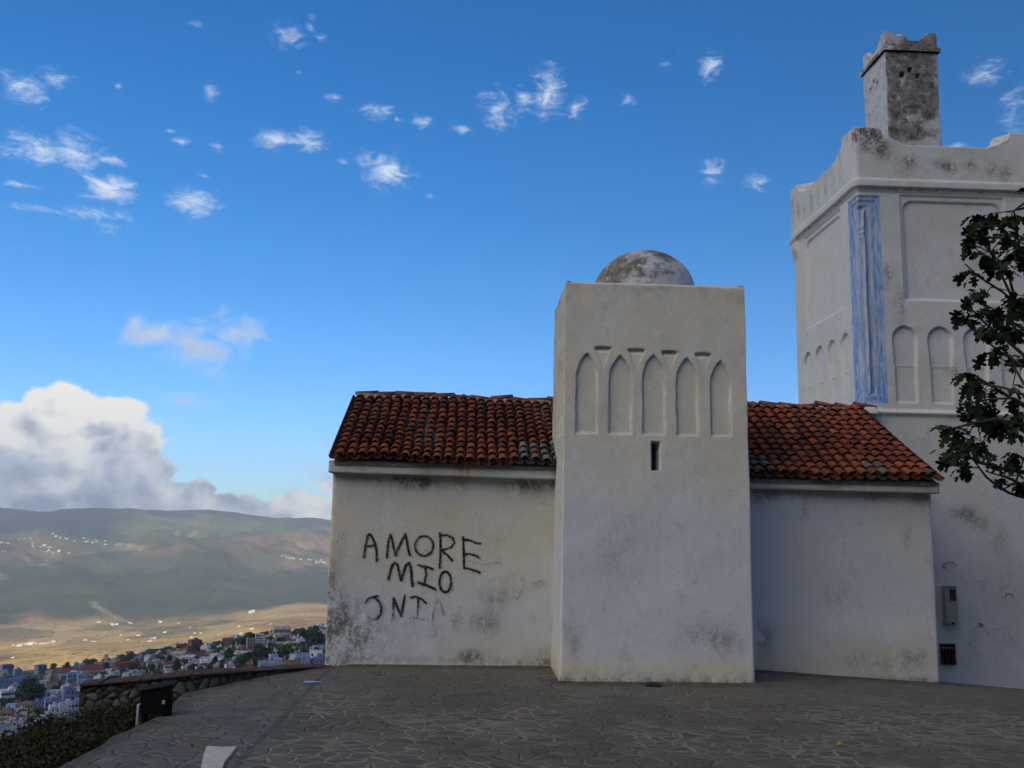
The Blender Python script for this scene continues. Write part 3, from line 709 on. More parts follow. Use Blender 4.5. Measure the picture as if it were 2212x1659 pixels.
    while x < xr1:
        ln = .36; zc = zr0+(zr1-zr0)*(x-xr0)/(xr1-xr0)+.045+rng.uniform(-.02, .02); tl = rng.uniform(-.035, .03); m = 9; b = len(co)
        t = rng.random(); c = (.25*bright, .07*bright, .045*bright) if t < .7 else (.14, .06, .05)
        for e, (xx, rr) in enumerate(((x, .085), (x+ln*1.12, .072))):
            for th in (0, .016):
                for s in range(m):
                    a = math.pi*s/(m-1); co.append((xx, yr-math.cos(a)*(rr-th), zc+tl*(e-.5)*2+math.sin(a)*(rr-th)*.8)); col.append(c)
        for s in range(m-1):
            o0, i0, o1, i1 = b+s, b+m+s, b+2*m+s, b+3*m+s
            q += [(o0, o1, o1+1, o0+1), (i0, i0+1, i1+1, i1), (o0, o0+1, i0+1, i0), (o1, i1, i1+1, o1+1)]
        x += ln*rng.uniform(.92, 1.02)
    link('ridge_tiles', fast_mesh('ridge_tiles', np.array(co), q, {'tint': np.array(col)}), M_TILE, mosque)
roof(-2.10, 1.70, 3.035, 2.985, -2.12, 1.70, 4.335, 4.28, 23, 13, 3, [(1.25, 1.2, .35, 2.2), (.75, .6, .1, 2.)], .68)
roof(3.45, 7.19, 2.905, 2.885, 3.50, 7.10, 4.30, 4.30, 21, 13, 5, [(4.35, 1.2, .40, 1.2), (6.3, .6, .18, .8), (7.15, .2, .12, .6)], .92)

# ---- mihrab tower
TX0, TX1, TZ = 1.245, 3.962, 5.62
NX = [A2(x, 900, YT)[0] for x in (1268, 1341, 1413.5, 1486, 1559)]
NT = [4.560, 4.545, 4.565, 4.535, 4.505]; NW = [.318, .33, .33, .315, .30]
SLX, SLZ = 2.594, 3.097
def tower_relief(u, z, scale=1.):
    d = np.zeros_like(u)
    wob = .008*vn(u*9, z*9, 0*u, 3)
    for cx, zt_, w in zip(NX, NT, NW):
        s = arch_in(u+wob, z, cx, w, 3.395, zt_-.37, .37)
        d = np.minimum(d, -.042*sstep(-.004, .022, s))
    for a in range(4):           # scooped spandrels between the arch heads
        cx = (NX[a]+NX[a+1])/2-.01; zt_ = 4.665-.018*a; h = .42
        t = np.clip((zt_-z)/h, 0, 1); half = .135*(1-t)**1.0*(.5+.5*np.cos(np.clip(t, 0, 1)*1.2))
        s = np.minimum(half-np.abs(u-cx)+wob, zt_-z-.9*(u-cx)**2)
        d = np.minimum(d, -.075*sstep(-.002, .03, s)*(1-.85*sstep(.02, .22, t))*(1-sstep(.3, .9, t)))
    return d
def tower_disp(x, y, z, f):
    d = np.zeros_like(x); a = f < .5
    d = np.where(a, tower_relief(x, z), d)
    # same arcade on the left face, squeezed to its depth
    ul = TX0+.14+(y-(YT+.05))/(1.20)*(TX1-TX0-.2)
    ul = np.where((y > YT+.04) & (y < YT+1.3), ul, -9)
    d = np.where((f > .5) & (f < 1.5), tower_relief(ul, z)*.8, d)
    s = np.minimum(.058-np.abs(x-SLX), .205-np.abs(z-SLZ))
    d = np.where(a, np.minimum(d, -.34*sstep(-.003, .012, s)), d)
    # slight flare at the foot
    return d+.008*(1-sstep(0, .5, z))
def tw_grime_edges(x, y, z, f):
    g_ = np.zeros_like(x)
    for (px, py, rx, ry, s) in [(1560, 1385, 45, 34, .75), (1500, 1370, 40, 30, .5), (1420, 622, 60, 8, .5), (1600, 640, 60, 14, .45), (1240, 1380, 16, 60, .5), (1290, 1473, 100, 7, 1.2), (1420, 1476, 60, 6, 1.), (1580, 1478, 90, 6, .8), (1350, 1200, 60, 90, .22), (1520, 1200, 60, 70, .2)]:
        cx, cz = A2(px, py, YT); k = YT/CF; g_ = g_+s*blob(x, z, cx, cz, rx*k, ry*k)
    g_ = g_+.55*(1-sstep(.03, .22, z))+.45*sstep(TZ-.35, TZ-.02, z)*sstep(0, .35, vn(x*6, y*6, z*1.5, 3))
    # darker along the niche edges
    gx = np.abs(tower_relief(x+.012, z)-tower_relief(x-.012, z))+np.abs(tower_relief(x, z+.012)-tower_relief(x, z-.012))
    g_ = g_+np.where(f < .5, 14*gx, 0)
    g_ = g_+np.where((f > .5) & (f < 1.5), .35+.5*sstep(2., 4, z), 0)*.6
    return np.clip(g_, 0, 1.15)
tower = shell('mihrab_tower', TX0, TX1, YT, 15.1, -.3, TZ, .0135, mosque, disp=tower_disp, amp=.011, seed=12, r=.045, batter=.045, coarse=.1, res_right=.08,
      ztop=lambda X, Y, F_: TZ-.0*X,
      attrs={'grime': tw_grime_edges, 'creamy': lambda x, y, z, f: np.clip(.75*(1-sstep(.1, .5, z))+.55*sstep(2.2, 3.4, z)+.1, 0, 1),
             'bluish': lambda x, y, z, f: .8*sstep(.15, .5, z)*(1-sstep(1.9, 3.1, z))})
tower['label'] = 'square white tower with five blind pointed niches and a slit opening'
sl = MB(); sl.box(SLX-.05, SLX+.05, YT+.30, YT+.42, SLZ-.2, SLZ+.2); sl.build('slit_opening', M_WIN, tower)
# dome
def dome(cx, cy, cz, r, name, mat, parent, white, sq=.92, n=72, m=30):
    co = []; 
    for j in range(m+1):
        a = math.pi/2*max(j-1, 0)/(m-1)
        for i in range(n): t = 2*math.pi*i/n; co.append((cx+r*math.cos(a)*math.cos(t), cy+r*math.cos(a)*math.sin(t), cz+r*sq*math.sin(a)-(.22*r if j == 0 else 0)))
    co = np.array(co); d = 1+.008*fbm(co[:, 0]*3, co[:, 1]*3, co[:, 2]*3, 3, 8); co[:, 0] = cx+(co[:, 0]-cx)*d; co[:, 1] = cy+(co[:, 1]-cy)*d
    q = [(j*n+i, j*n+(i+1) % n, (j+1)*n+(i+1) % n, (j+1)*n+i) for j in range(m) for i in range(n)]
    w = white(co)
    return link(name, fast_mesh(name, co, q, {'white': w, 'bluish': .25+0*w}), mat, parent)
DX, DY = 2.60, 14.05
dt = at(1390, 545, DY); 
de = at(1285, 612, DY); DR = abs(at(1497, 612, DY)[0]-de[0])/2*1.02; DX = (at(1497, 612, DY)[0]+de[0])/2
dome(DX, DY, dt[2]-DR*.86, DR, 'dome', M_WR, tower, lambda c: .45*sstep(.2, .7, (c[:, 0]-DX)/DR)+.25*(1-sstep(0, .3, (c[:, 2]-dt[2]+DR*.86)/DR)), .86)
# mortar patch and gutter scar against the tower
mp = MB()

# graffiti: sprayed strokes lying on the plaster
def strokes(name, Y, items, wall_seed, amp, mat, parent, res=.011, off=.013):
    """items: (points in photo px, radius m, strength)"""
    segs = []
    for pts, rr, s in items:
        w = [A2(px, py, Y) for px, py in pts]
        for i in range(len(w)-1):
            if isinstance(s, tuple): s0 = s[0]+(s[1]-s[0])*i/(len(w)-1); s1 = s[0]+(s[1]-s[0])*(i+1)/(len(w)-1)
            else: s0 = s1 = s
            segs.append((w[i], w[i+1], rr, s0, s1))
    xs = [p for s in segs for p in (s[0][0], s[1][0])]; zs = [p for s in segs for p in (s[0][1], s[1][1])]
    x = np.arange(min(xs)-.06, max(xs)+.06, res); z = np.arange(min(zs)-.06, max(zs)+.06, res)
    X, Z = np.meshgrid(x, z); I = np.zeros_like(X)
    for (a, b, rr, s0, s1) in segs:
        dx, dz = b[0]-a[0], b[1]-a[1]; L2 = dx*dx+dz*dz+1e-9
        t = np.clip(((X-a[0])*dx+(Z-a[1])*dz)/L2, 0, 1); D = np.hypot(X-a[0]-t*dx, Z-a[1]-t*dz)
        I = np.maximum(I, (s0+(s1-s0)*t)*(np.exp(-(D/rr)**2*1.1)))
    I = I*(1+.35*fbm(X*14, Z*14, 0*X, 3, 4)); I = np.clip(I, 0, 1)
    Xf, Zf = X.ravel(), Z.ravel()
    d = amp*(fbm(Xf*1.2, Y+0*Xf, Zf*1.2, 3, wall_seed)*1.4+.45*fbm(Xf*5, Y*5+0*Xf, Zf*5, 3, wall_seed+9))
    q = grid_quads(len(x), len(z)); keep = I.ravel()[q].max(1) > .03; q = q[keep]
    used = np.unique(q); mp_ = np.zeros(len(Xf), int); mp_[used] = np.arange(len(used)); q = mp_[q]
    me = fast_mesh(name, np.c_[Xf, Y-d-off, Zf][used], q, {'ink': I.ravel()[used]})
    return link(name, me, mat, parent)
def ink(name, c, gain):
    m, q, out = newmat(name); P = q.n('ShaderNodeNewGeometry').outputs['Position']
    a = q.m('MULTIPLY', q.ramp(q.m('MULTIPLY', q.attr('ink'), q.ramp(q.noise(P, 45, 5, .75), .36, .6, .45, 1.1)), .03, .75), gain, clamp=True)
    p = q.n('ShaderNodeBsdfPrincipled', {'Base Color': (*c, 1), 'Roughness': .8, 'Specular IOR Level': .1, 'Alpha': a})
    q.t.links.new(p.outputs[0], out.inputs[0]); return m
M_INK = ink('black spray', (.018, .018, .025), .97); M_PINK = ink('faded red spray', (.36, .04, .06), .8)
def c8(pts): return [((780+x/2.458)*.8848, (1200+y/2.458)*.8848) for x, y in pts]
def ell(cx, cy, rx, ry, a0=0, a1=360, n=18): return [(cx+rx*math.cos(rad(a0+(a1-a0)*k/n)), cy+ry*math.sin(rad(a0+(a1-a0)*k/n))) for k in range(n+1)]
r1_, r2_ = .021, .023
GI = [([(268, 392), (276, 340), (284, 295), (291, 262), (302, 256), (318, 275), (332, 310), (342, 350), (344, 416)], r1_, .95), ([(270, 326), (300, 328), (340, 320)], r1_, .8),
      ([(405, 398), (408, 350), (415, 295), (427, 258), (437, 290), (447, 345), (456, 384), (472, 345), (492, 300), (515, 256), (526, 300), (532, 345), (542, 380)], r1_, .9),
      (ell(628, 326, 55, 60), r1_, .85), ([(722, 250), (727, 300), (725, 380), (722, 455)], r1_, 1.), ([(722, 262), (765, 262), (800, 280), (810, 308), (790, 335), (750, 348), (726, 348)], r1_, .85), ([(730, 350), (765, 380), (798, 414)], r1_, .95),
      ([(862, 275), (865, 330), (866, 400), (868, 462)], r1_, .95), ([(862, 290), (895, 290), (925, 302), (950, 312), (966, 312)], r1_, .85), ([(866, 378), (900, 374), (935, 384), (960, 398)], r1_, .8), ([(868, 460), (900, 464), (935, 474), (962, 487)], r1_, .9),
      ([(414, 524), (425, 480), (438, 440), (452, 426), (468, 440), (478, 485), (490, 532), (503, 490), (520, 440), (538, 428), (548, 460), (553, 510), (558, 566)], r2_, 1.),
      ([(594, 440), (618, 448), (650, 452), (680, 466)], r1_, .95), ([(634, 452), (640, 495), (628, 550)], r1_, .95), ([(594, 546), (640, 560), (665, 572), (694, 586)], r2_, 1.), (ell(755, 542, 35, 62), r1_, 1.),
      ([(276, 664), (295, 642), (322, 632), (348, 626)], r1_, .85), ([(335, 638), (362, 665), (372, 700), (366, 735), (348, 760)], .024, .75), ([(348, 760), (320, 768), (292, 755)], .026, .4), ([(276, 664), (272, 700), (285, 745)], .02, .18),
      ([(445, 640), (443, 690), (442, 765)], .024, (.85, .45)), ([(448, 645), (465, 690), (492, 748)], r1_, .9), ([(492, 748), (500, 690), (512, 624)], r1_, .95), ([(430, 770), (455, 760)], .04, .3),
      ([(548, 636), (580, 630), (612, 645), (638, 668)], r1_, .9), ([(592, 636), (592, 690), (588, 760)], r1_, (.9, .3)), ([(545, 752), (590, 764), (632, 772)], .022, .32),
      ([(676, 780), (682, 730), (695, 685), (712, 645), (726, 665), (738, 705), (744, 742)], .019, .42), ([(686, 712), (735, 706)], .018, .25),
      ([(108, 310), (117, 252), (130, 290), (150, 245), (154, 310)], .010, .38), ([(108, 370), (132, 335), (158, 372), (132, 425), (108, 372)], .010, .28), (ell(125, 480, 18, 22), .010, .26),
      ([(930, 430), (990, 440), (1040, 425), (1090, 430), (1088, 455)], .008, .4), ([(870, 410), (930, 430), (985, 440)], .008, .35), (ell(955, 545, 30, 50, 90, 400), .008, .25), (ell(1060, 560, 34, 48, 200, 470), .008, .28), (ell(1190, 560, 34, 46, -60, 160), .009, .42),
      ([(1150, 470), (1175, 500), (1168, 560), (1190, 570)], .008, .3), ([(1160, 625), (1185, 648), (1225, 590)], .008, .4), ([(1262, 555), (1290, 540), (1310, 560), (1330, 545), (1350, 552), (1320, 575), (1280, 572), (1300, 545), (1338, 530)], .008, .5), (ell(1090, 630, 18, 24), .008, .3),
      ([(790, 470), (830, 455), (860, 490)], .02, .15), ([(600, 360), (618, 372), (640, 350), (650, 372), (664, 345)], .006, .5)]
strokes('graffiti', YW, [(c8(p), r, s) for p, r, s in GI], 4, .014, M_INK, mosque, .0105)['label'] = 'black sprayed graffiti reading AMORE MIO ONIA'

# ------------------------------------------------------------------ minaret
MX0, MZC, MZT = 7.262, 8.63, 9.86
MW = 3.56
MX1, MY1 = MX0+MW, YM+MW
minaret = empty('minaret', (MX0+MW/2, YM+MW/2, -.6), 'tall square whitewashed minaret with blue corner strip and small turret', 'minaret')
def m2(px, py): return A2(px, py, YM)
k_ = YM/CF
ARC = [m2(x, 780)[0] for x in (1957, 2034, 2111, 2188)]
pT, pB = m2(2050, 424)[1], m2(2050, 650)[1]
pxl, pxr = m2(1944, 424)[0], m2(2168, 424)[0]
aT, aS, aB = m2(2034, 707)[1], m2(2034, 790)[1], m2(2034, 872)[1]
MOLD = m2(1990, 893)[1]
def mini(u, z):
    d = np.zeros_like(u)
    s = np.minimum(np.minimum(u-pxl, pxr-u), np.minimum(pT-z, z-pB))
    d = np.minimum(d, -.030*sstep(-.004, .02, s))
    # inner panel with stepped round shoulders
    iw = .055; s2 = np.minimum(np.minimum(u-pxl-iw, pxr-iw-u), np.minimum(pT-.10-z, z-pB-.0))
    rc = .20; cu = np.minimum(u-pxl-iw, pxr-iw-u); cz = pT-.10-z
    cr = np.where((cu < rc) & (cz < rc), np.hypot(np.minimum(cu, rc)-0, np.minimum(cz, rc)-0)-rc*.75, 1.)
    s2 = np.minimum(s2, np.where((cu < rc) & (cz < rc), rc-np.hypot(rc-cu, rc-cz)+.0, 1.))
    d = np.minimum(d, -.068*sstep(-.004, .025, s2))
    for cx in ARC:
        w = .475; zs = aT-.245; sp = arch_in(u, z, cx, w, aS-.02, zs, aT-zs+.0)
        sp = np.where(z < zs, np.minimum(w/2-.02*sstep(zs, aS-.02, z)-np.abs(u-cx), z-aS+.02), sp)
        sl_ = np.minimum(w/2-.035-np.abs(u-cx), np.minimum(z-aB, aS-z))
        s = np.maximum(sp, sl_)
        d = np.minimum(d, -.055*sstep(-.006, .03, s)*(1-.45*sstep(aS, aB, z)))
    return d
CW = .43; CZT, CZB = m2(1868, 422)[1], m2(1880, 868)[1]
def corner_depth(c, z):
    """relief of the painted corner, c = distance from the corner along the face"""
    fr = np.minimum(CW-c, np.minimum(CZT-z, z-CZB))
    d = -.025*sstep(0, .015, fr)
    nb = np.minimum(CW-.075-c, np.minimum(CZT-.10-z, z-CZB-.12))
    d = d-.022*sstep(0, .015, nb)
    apex = CZT-.18; zz = apex-z
    hw = np.where(zz < 0, -1, np.minimum(.26, .30*np.sqrt(np.clip(zz, 0, None)/.42)))
    nb2 = np.minimum(hw-c, z-(CZB+.16))
    d = d-.03*sstep(0, .03, nb2)
    return d
def mn_disp(x, y, z, f):
    d = np.zeros_like(x); fr = f < .5; lf = (f > .5) & (f < 1.5)
    ul = MX0+(y-YM)                       # the faces are alike
    u = np.where(fr, x, ul)
    d = np.where(fr | lf, mini(u, z), d)
    c = np.where(fr, x-MX0, y-YM); inn = (c < CW) & (z > CZB) & (z < CZT) & (fr | lf)
    d = np.where(inn, corner_depth(np.clip(c, 0, None), z), d)
    # chamfer inside the painted strip, with an engaged shaft and capital rings
    z1 = CZT-.30; t = .24
    ch = np.where(inn & (z < z1+.12*1) & (z > CZB+.16) & (c < t), -(t-c)*.40*sstep(0, .05, z1+.12-z), 0)
    ring = .020*np.exp(-((z-(CZT-.62))/.03)**2)+.022*np.exp(-((z-(CZT-.72))/.03)**2)+.016*np.exp(-((z-(CZT-.80))/.025)**2)
    shaft = np.where(inn & (c < .12) & (z < z1) & (z > CZB+.16), .020*np.sqrt(np.clip(1-(c/.12)**2, 0, 1)), 0)
    d = d+ch+shaft+np.where(inn & (c < .2) & (z < z1+.1), ring, 0)
    # string course below, cornice and parapet above
    d = d+.055*np.exp(-((z-MOLD)/.045)**2)
    d = d+.085*sstep(MZC-.005, MZC+.01, z)+.030*sstep(MZC-.065, MZC-.055, z)*(z < MZC)
    d = d-.03*sstep(MZC+.14, MZC+.20, z)
    d = d+np.where(lf, .08*sstep(MZC-.50, MZC-.15, z)*sstep(MY1-.35, MY1-.30, y)*(z < MZC), 0)
    return d
def mn_paint(x, y, z, f):
    c = np.where(f < .5, x-MX0, y-YM); c = np.where(f < 1.5, c, 9)
    c = np.abs(c)
    return 1.0*(c < CW+.012)*(z < CZT+.01)*(z > CZB-.03)*(.75+.5*(c > .3)+.35*sstep(CZB+1.1, CZB, z))
def mn_grime_edges(x, y, z, f):
    g_ = np.zeros_like(x)
    for (px, py, rx, ry, s) in [(1920, 590, 14, 28, .9), (1945, 660, 12, 36, .85), (2030, 345, 14, 24, .9), (2052, 350, 10, 28, .9), (2090, 345, 18, 20, .8), (2140, 360, 14, 26, .95), (2170, 375, 14, 22, .8), (1960, 335, 16, 26, .75),
                                (2080, 1110, 30, 16, .7), (2110, 1130, 40, 20, .5), (2060, 800, 18, 20, .6), (2160, 1170, 20, 30, .5), (2120, 560, 60, 60, .3), (1960, 355, 60, 40, .25)]:
        cx, cz = m2(px, py); g_ = g_+1.35*s*blob(x, z, cx, cz, rx*k_, ry*k_)*(f < .5)
    # the bare patch on the front corner merlon
    cx, cz = m2(1868, 300); g_ = g_+4.2*blob(x, z, cx, cz, 40*k_, 22*k_)*(f < .5)+1.2*blob(x, z, *m2(1900, 330), 30*k_, 16*k_)*(f < .5)
    g_ = g_+.55*np.where((f > .5) & (f < 1.5), sstep(MZC+.1, MZC+.6, z)*sstep(.0, .4, vn(y*5, z*1.2, 0*y, 5)), 0)
    g_ = g_+.30*sstep(.1, .5, vn(x*2.2, y*2.2, z*1.3, 8))*(1-sstep(.8, 2.2, z))
    if True:
        e = np.abs(mini(x, z+.014)-mini(x, z-.014))+np.abs(mini(x+.014, z)-mini(x-.014, z)); g_ = g_+np.where(f < .5, 7*e, 0)  # darker along the panel and arch edges
        ul = MX0+(y-YM); e = np.abs(mini(ul, z+.014)-mini(ul, z-.014))+np.abs(mini(ul+.014, z)-mini(ul-.014, z)); g_ = g_+np.where((f > .5) & (f < 1.5), 6*e, 0)
    g_ = g_+1.2*np.exp(-((z-MZC+.02)/.018)**2)  # thin dark line just below the cornice
    return np.clip(g_, 0, 1.6)
def mn_top(x, y, f):
    # raised corners, sweeping concavely down to a flat middle
    c = np.where(f < .5, np.minimum(x-MX0, MX1-x), np.where(f > 2.5, np.minimum(x-MX0, MX1-x), np.minimum(y-YM, MY1-y)))
    t = np.clip((c-.50)/.62, 0, 1)
    drop = np.where(c < .50, 0, .10*sstep(0, .04, c-.5)+(.34-.10)*(1-(1-t)**2))
    return MZT-drop
body = shell('minaret_shaft', MX0, MX1, YM, MY1, -1.3, MZT, .0215, minaret, disp=mn_disp, amp=.013, seed=22, r=.04, coarse=.25, res_right=.12, ztop=lambda X, Y, F_: mn_top(X, Y, F_),
      attrs={'grime': mn_grime_edges, 'paint': mn_paint, 'bluish': lambda x, y, z, f: .30+.2*(1-sstep(2, 4, z))+np.where(f > .5, .15, 0), 'creamy': lambda x, y, z, f: .15+0*x}, cap=False) if False else None
# the parapet's outer skin is the upper part of the shaft; z is warped only above the cornice
def mn_warp(x, y, f): return mn_top(x, y, f)
def build_minaret():
    def ztop_dummy(X, Y, F_): return MZT+0*X
    o = shell('minaret_shaft', MX0, MX1, YM, MY1, -1.3, MZT, .0215, minaret, disp=mn_disp, amp=.013, seed=22, r=.04, coarse=.25, res_right=.12,
              attrs={'grime': mn_grime_edges, 'paint': mn_paint, 'bluish': lambda x, y, z, f: .30+.2*(1-sstep(2, 4, z))+np.where(f > .5, .15, 0), 'creamy': lambda x, y, z, f: .15+0*x,
                     'fid': lambda x, y, z, f: f, 'bx': lambda x, y, z, f: x, 'by': lambda x, y, z, f: y}, cap=False)
    me = o.data; n = len(me.vertices); co = np.zeros(n*3, np.float32); me.vertices.foreach_get('co', co); co = co.reshape(-1, 3)
    A = {}
    for k in ('fid', 'bx', 'by'):
        a = np.zeros(n, np.float32); me.attributes[k].data.foreach_get('value', a); A[k] = a
    zt = mn_top(A['bx'], A['by'], A['fid']); zc = MZC+.22
    up = co[:, 2] > zc; co[up, 2] = zc+(co[up, 2]-zc)*(zt[up]-zc)/(MZT-zc)
    me.vertices.foreach_set('co', co.ravel()); me.update()
    for k in ('fid', 'bx', 'by'): me.attributes.remove(me.attributes[k])
    # parapet thickness: inner ring and top
    P = []; st = .04; T = .26
    for (ax, ay, bx, by, f) in ((MX0, MY1, MX0, YM, 1), (MX0, YM, MX1, YM, 0), (MX1, YM, MX1, MY1, 2), (MX1, MY1, MX0, MY1, 3)):
        L = MW; m = int(L/st)
        for k in range(m): t = k/m; P.append((ax+(bx-ax)*t, ay+(by-ay)*t, f))
    P = np.array(P); zt = mn_top(P[:, 0], P[:, 1], P[:, 2])-.012
    cx, cy = (MX0+MX1)/2, (YM+MY1)/2; s0 = (MW/2+.03)/(MW/2); s1 = (MW/2-T)/(MW/2)
    rings = [np.c_[cx+(P[:, 0]-cx)*s0, cy+(P[:, 1]-cy)*s0, zt-.05], np.c_[cx+(P[:, 0]-cx)*s0, cy+(P[:, 1]-cy)*s0, zt], np.c_[cx+(P[:, 0]-cx)*s1, cy+(P[:, 1]-cy)*s1, zt], np.c_[cx+(P[:, 0]-cx)*s1, cy+(P[:, 1]-cy)*s1, np.full(len(P), MZC+.1)]]
    m = len(P); q = []
    for r_ in range(3):
        for k in range(m): q.append((r_*m+k, r_*m+(k+1) % m, (r_+1)*m+(k+1) % m, (r_+1)*m+k))
    co = np.concatenate(rings); c = len(co); co = np.r_[co, [[cx, cy, MZC+.12]]]
    tr = [(3*m+k, 3*m+(k+1) % m, c) for k in range(m)]
    link('parapet_top', fast_mesh('parapet_top', co, q, {'grime': np.full(len(co), .45), 'bluish': np.full(len(co), .3)}, False, tr), M_PL, minaret)
    return o
build_minaret()
# turret
cxm, cym = MX0+MW/2, YM+MW/2
tl, tr_ = at(1912, 110, cym-.56), at(2025, 120, cym-.56)
LW = (tr_[0]-tl[0]); LCX = (tl[0]+tr_[0])/2; LY0 = cym-LW/2; LZ = tl[2]
LX0, LX1, LY1 = LCX-LW/2, LCX+LW/2, LY0+LW
def tu_holes():
    c = at(1965, 155, LY0); s = LW/1.12
    return [(at(1949, 161, LY0)[0], at(1949, 161, LY0)[2]), (at(1966, 151, LY0)[0], at(1966, 151, LY0)[2]), (at(1983, 163, LY0)[0], at(1983, 163, LY0)[2])]
HO = tu_holes()
def tu_disp(x, y, z, f):
    d = np.zeros_like(x)
    u = np.where(f < .5, x, LX0+(LY1-y)); on = f < 1.5
    for hx, hz in HO:
        s = np.minimum(.048-np.abs(u-hx), .054-np.abs(z-hz)); d = np.where(on, np.minimum(d, -.18*sstep(-.002, .010, s)), d)
    return d
TUZ0 = MZC+.1
turret = shell('turret', LX0, LX1, LY0, LY1, TUZ0, LZ+.02, .0165, minaret, mat=M_WR, disp=tu_disp, amp=.014, seed=41, r=.03, coarse=.15, batter=-.0,
      attrs={'white': lambda x, y, z, f: np.where(f < .5, .25*blob(x, z, LX1, LZ-1.9, .5, .5)+.6*(1-sstep(LZ-2.3, LZ-1.8, z))-.1, .75)+.2*sstep(LX1-.25, LX1, x)+.25*np.exp(-((z-LZ+1.55)/.12)**2), 'bluish': lambda x, y, z, f: np.where(f < .5, .35, .65)})
for hx, hz in HO:
    hb = MB(); hb.box(hx-.046, hx+.046, LY0+.165, LY0+.20, hz-.052, hz+.052); hb.build('vent_hole', M_WIN, turret)
    yy = LY1-(hx-LX0); hb = MB(); hb.box(LX0+.165, LX0+.2, yy-.046, yy+.046, hz-.052, hz+.052); hb.build('vent_hole', M_WIN, turret)
shell('turret_cornice', LX0-.055, LX1+.055, LY0-.055, LY1+.055, LZ-.0, LZ+.095, .02, turret, mat=M_WR, amp=.008, seed=44, r=.015, coarse=.1, attrs={'white': lambda x, y, z, f: -.05+0*x, 'bluish': lambda x, y, z, f: 0*x})
PZ = LZ+.095; PT = at(1912, 68, LY0)[2]
def tu_top(x, y, f):
    c = np.where(f < .5, np.minimum(x-LX0, LX1-x), np.where(f > 2.5, np.minimum(x-LX0, LX1-x), np.minimum(y-LY0, LY1-y)))
    t = np.clip((c-.19)/.20, 0, 1); return PT-np.where(c < .19, 0, .02+.17*t)
pp = []
def turret_parapet():
    P = []; st = .02; T = .10
    for (ax, ay, bx, by, f) in ((LX0, LY1, LX0, LY0, 1), (LX0, LY0, LX1, LY0, 0), (LX1, LY0, LX1, LY1, 2), (LX1, LY1, LX0, LY1, 3)):
        m = int(LW/st)
        for k in range(m): t = k/m; P.append((ax+(bx-ax)*t, ay+(by-ay)*t, f))
    P = np.array(P); zt = tu_top(P[:, 0], P[:, 1], P[:, 2]); cx, cy = LCX, (LY0+LY1)/2; s1 = (LW/2-T)/(LW/2); m = len(P)
    zt = zt+.012*vn(P[:, 0]*9, P[:, 1]*9, 0*zt, 4)
    rings = []
    for fr in np.linspace(0, 1, 14): rings.append(np.c_[P[:, 0], P[:, 1], PZ+(zt-PZ)*fr])
    rings.append(np.c_[cx+(P[:, 0]-cx)*s1, cy+(P[:, 1]-cy)*s1, zt]); rings.append(np.c_[cx+(P[:, 0]-cx)*s1, cy+(P[:, 1]-cy)*s1, np.full(m, PZ)])
    q = [(r_*m+k, r_*m+(k+1) % m, (r_+1)*m+(k+1) % m, (r_+1)*m+k) for r_ in range(len(rings)-1) for k in range(m)]
    co = np.concatenate(rings); c = len(co); co = np.r_[co, [[cx, cy, PZ+.01]]]; b = (len(rings)-1)*m
    link('turret_parapet', fast_mesh('turret_parapet', co, q, {'white': np.where(co[:, 0] < LX0+.01, .5, .0), 'bluish': np.full(len(co), .2)}, False, [(b+k, b+(k+1) % m, c) for k in range(m)]), M_WR, turret)
turret_parapet()
dome(LCX, (LY0+LY1)/2, PZ, .30, 'turret_dome', M_WR, turret, lambda c: -.1+0*c[:, 0], at(1955, 75, cym)[2]-PZ > 0 and (at(1955, 76, cym)[2]-PZ)/.30, 36, 14)
def c7(pts): return [((1780+x/2.2125)*.8848, (950+y/2.2125)*.8848) for x, y in pts]
PK = [([(1148, 962), (1158, 945), (1178, 935), (1208, 936), (1222, 955)], .016, .7), ([(1152, 962), (1160, 965)], .03, .7), ([(1225, 990), (1260, 1020), (1290, 1058), (1310, 1040), (1340, 1033), (1400, 1040), (1432, 1080)], .012, .28), ([(1240, 1010), (1290, 1062)], .012, .25),
      ([(1458, 1100), (1466, 1080), (1482, 1066), (1510, 1058)], .016, .4), ([(1488, 1128), (1496, 1108), (1520, 1105), (1532, 1130)], .02, .6), ([(1532, 1130), (1538, 1080)], .016, .4), ([(1320, 1298), (1345, 1280), (1358, 1268)], .014, .55), ([(1352, 1268), (1362, 1276)], .028, 1.), ([(1362, 1270), (1385, 1290), (1395, 1325)], .014, .35), ([(1395, 1320), (1402, 1330)], .024, .35),
      ([(1440, 1300), (1470, 1292), (1500, 1288), (1512, 1330), (1540, 1368)], .014, .4), ([(1536, 1366), (1545, 1372)], .022, .5), ([(1298, 1350), (1302, 1385)], .02, .4), ([(1345, 1040), (1360, 1038)], .02, .3)]
for sel in (lambda p: p[0][0][1] < 1200, lambda p: p[0][0][1] >= 1200):
    strokes('faded_scribble', YM, [(c7(p), r, s) for p, r, s in PK if sel((p,))], 22, .013, M_PINK, minaret, .014, .02)['label'] = 'faded pink scribble on the lower wall'

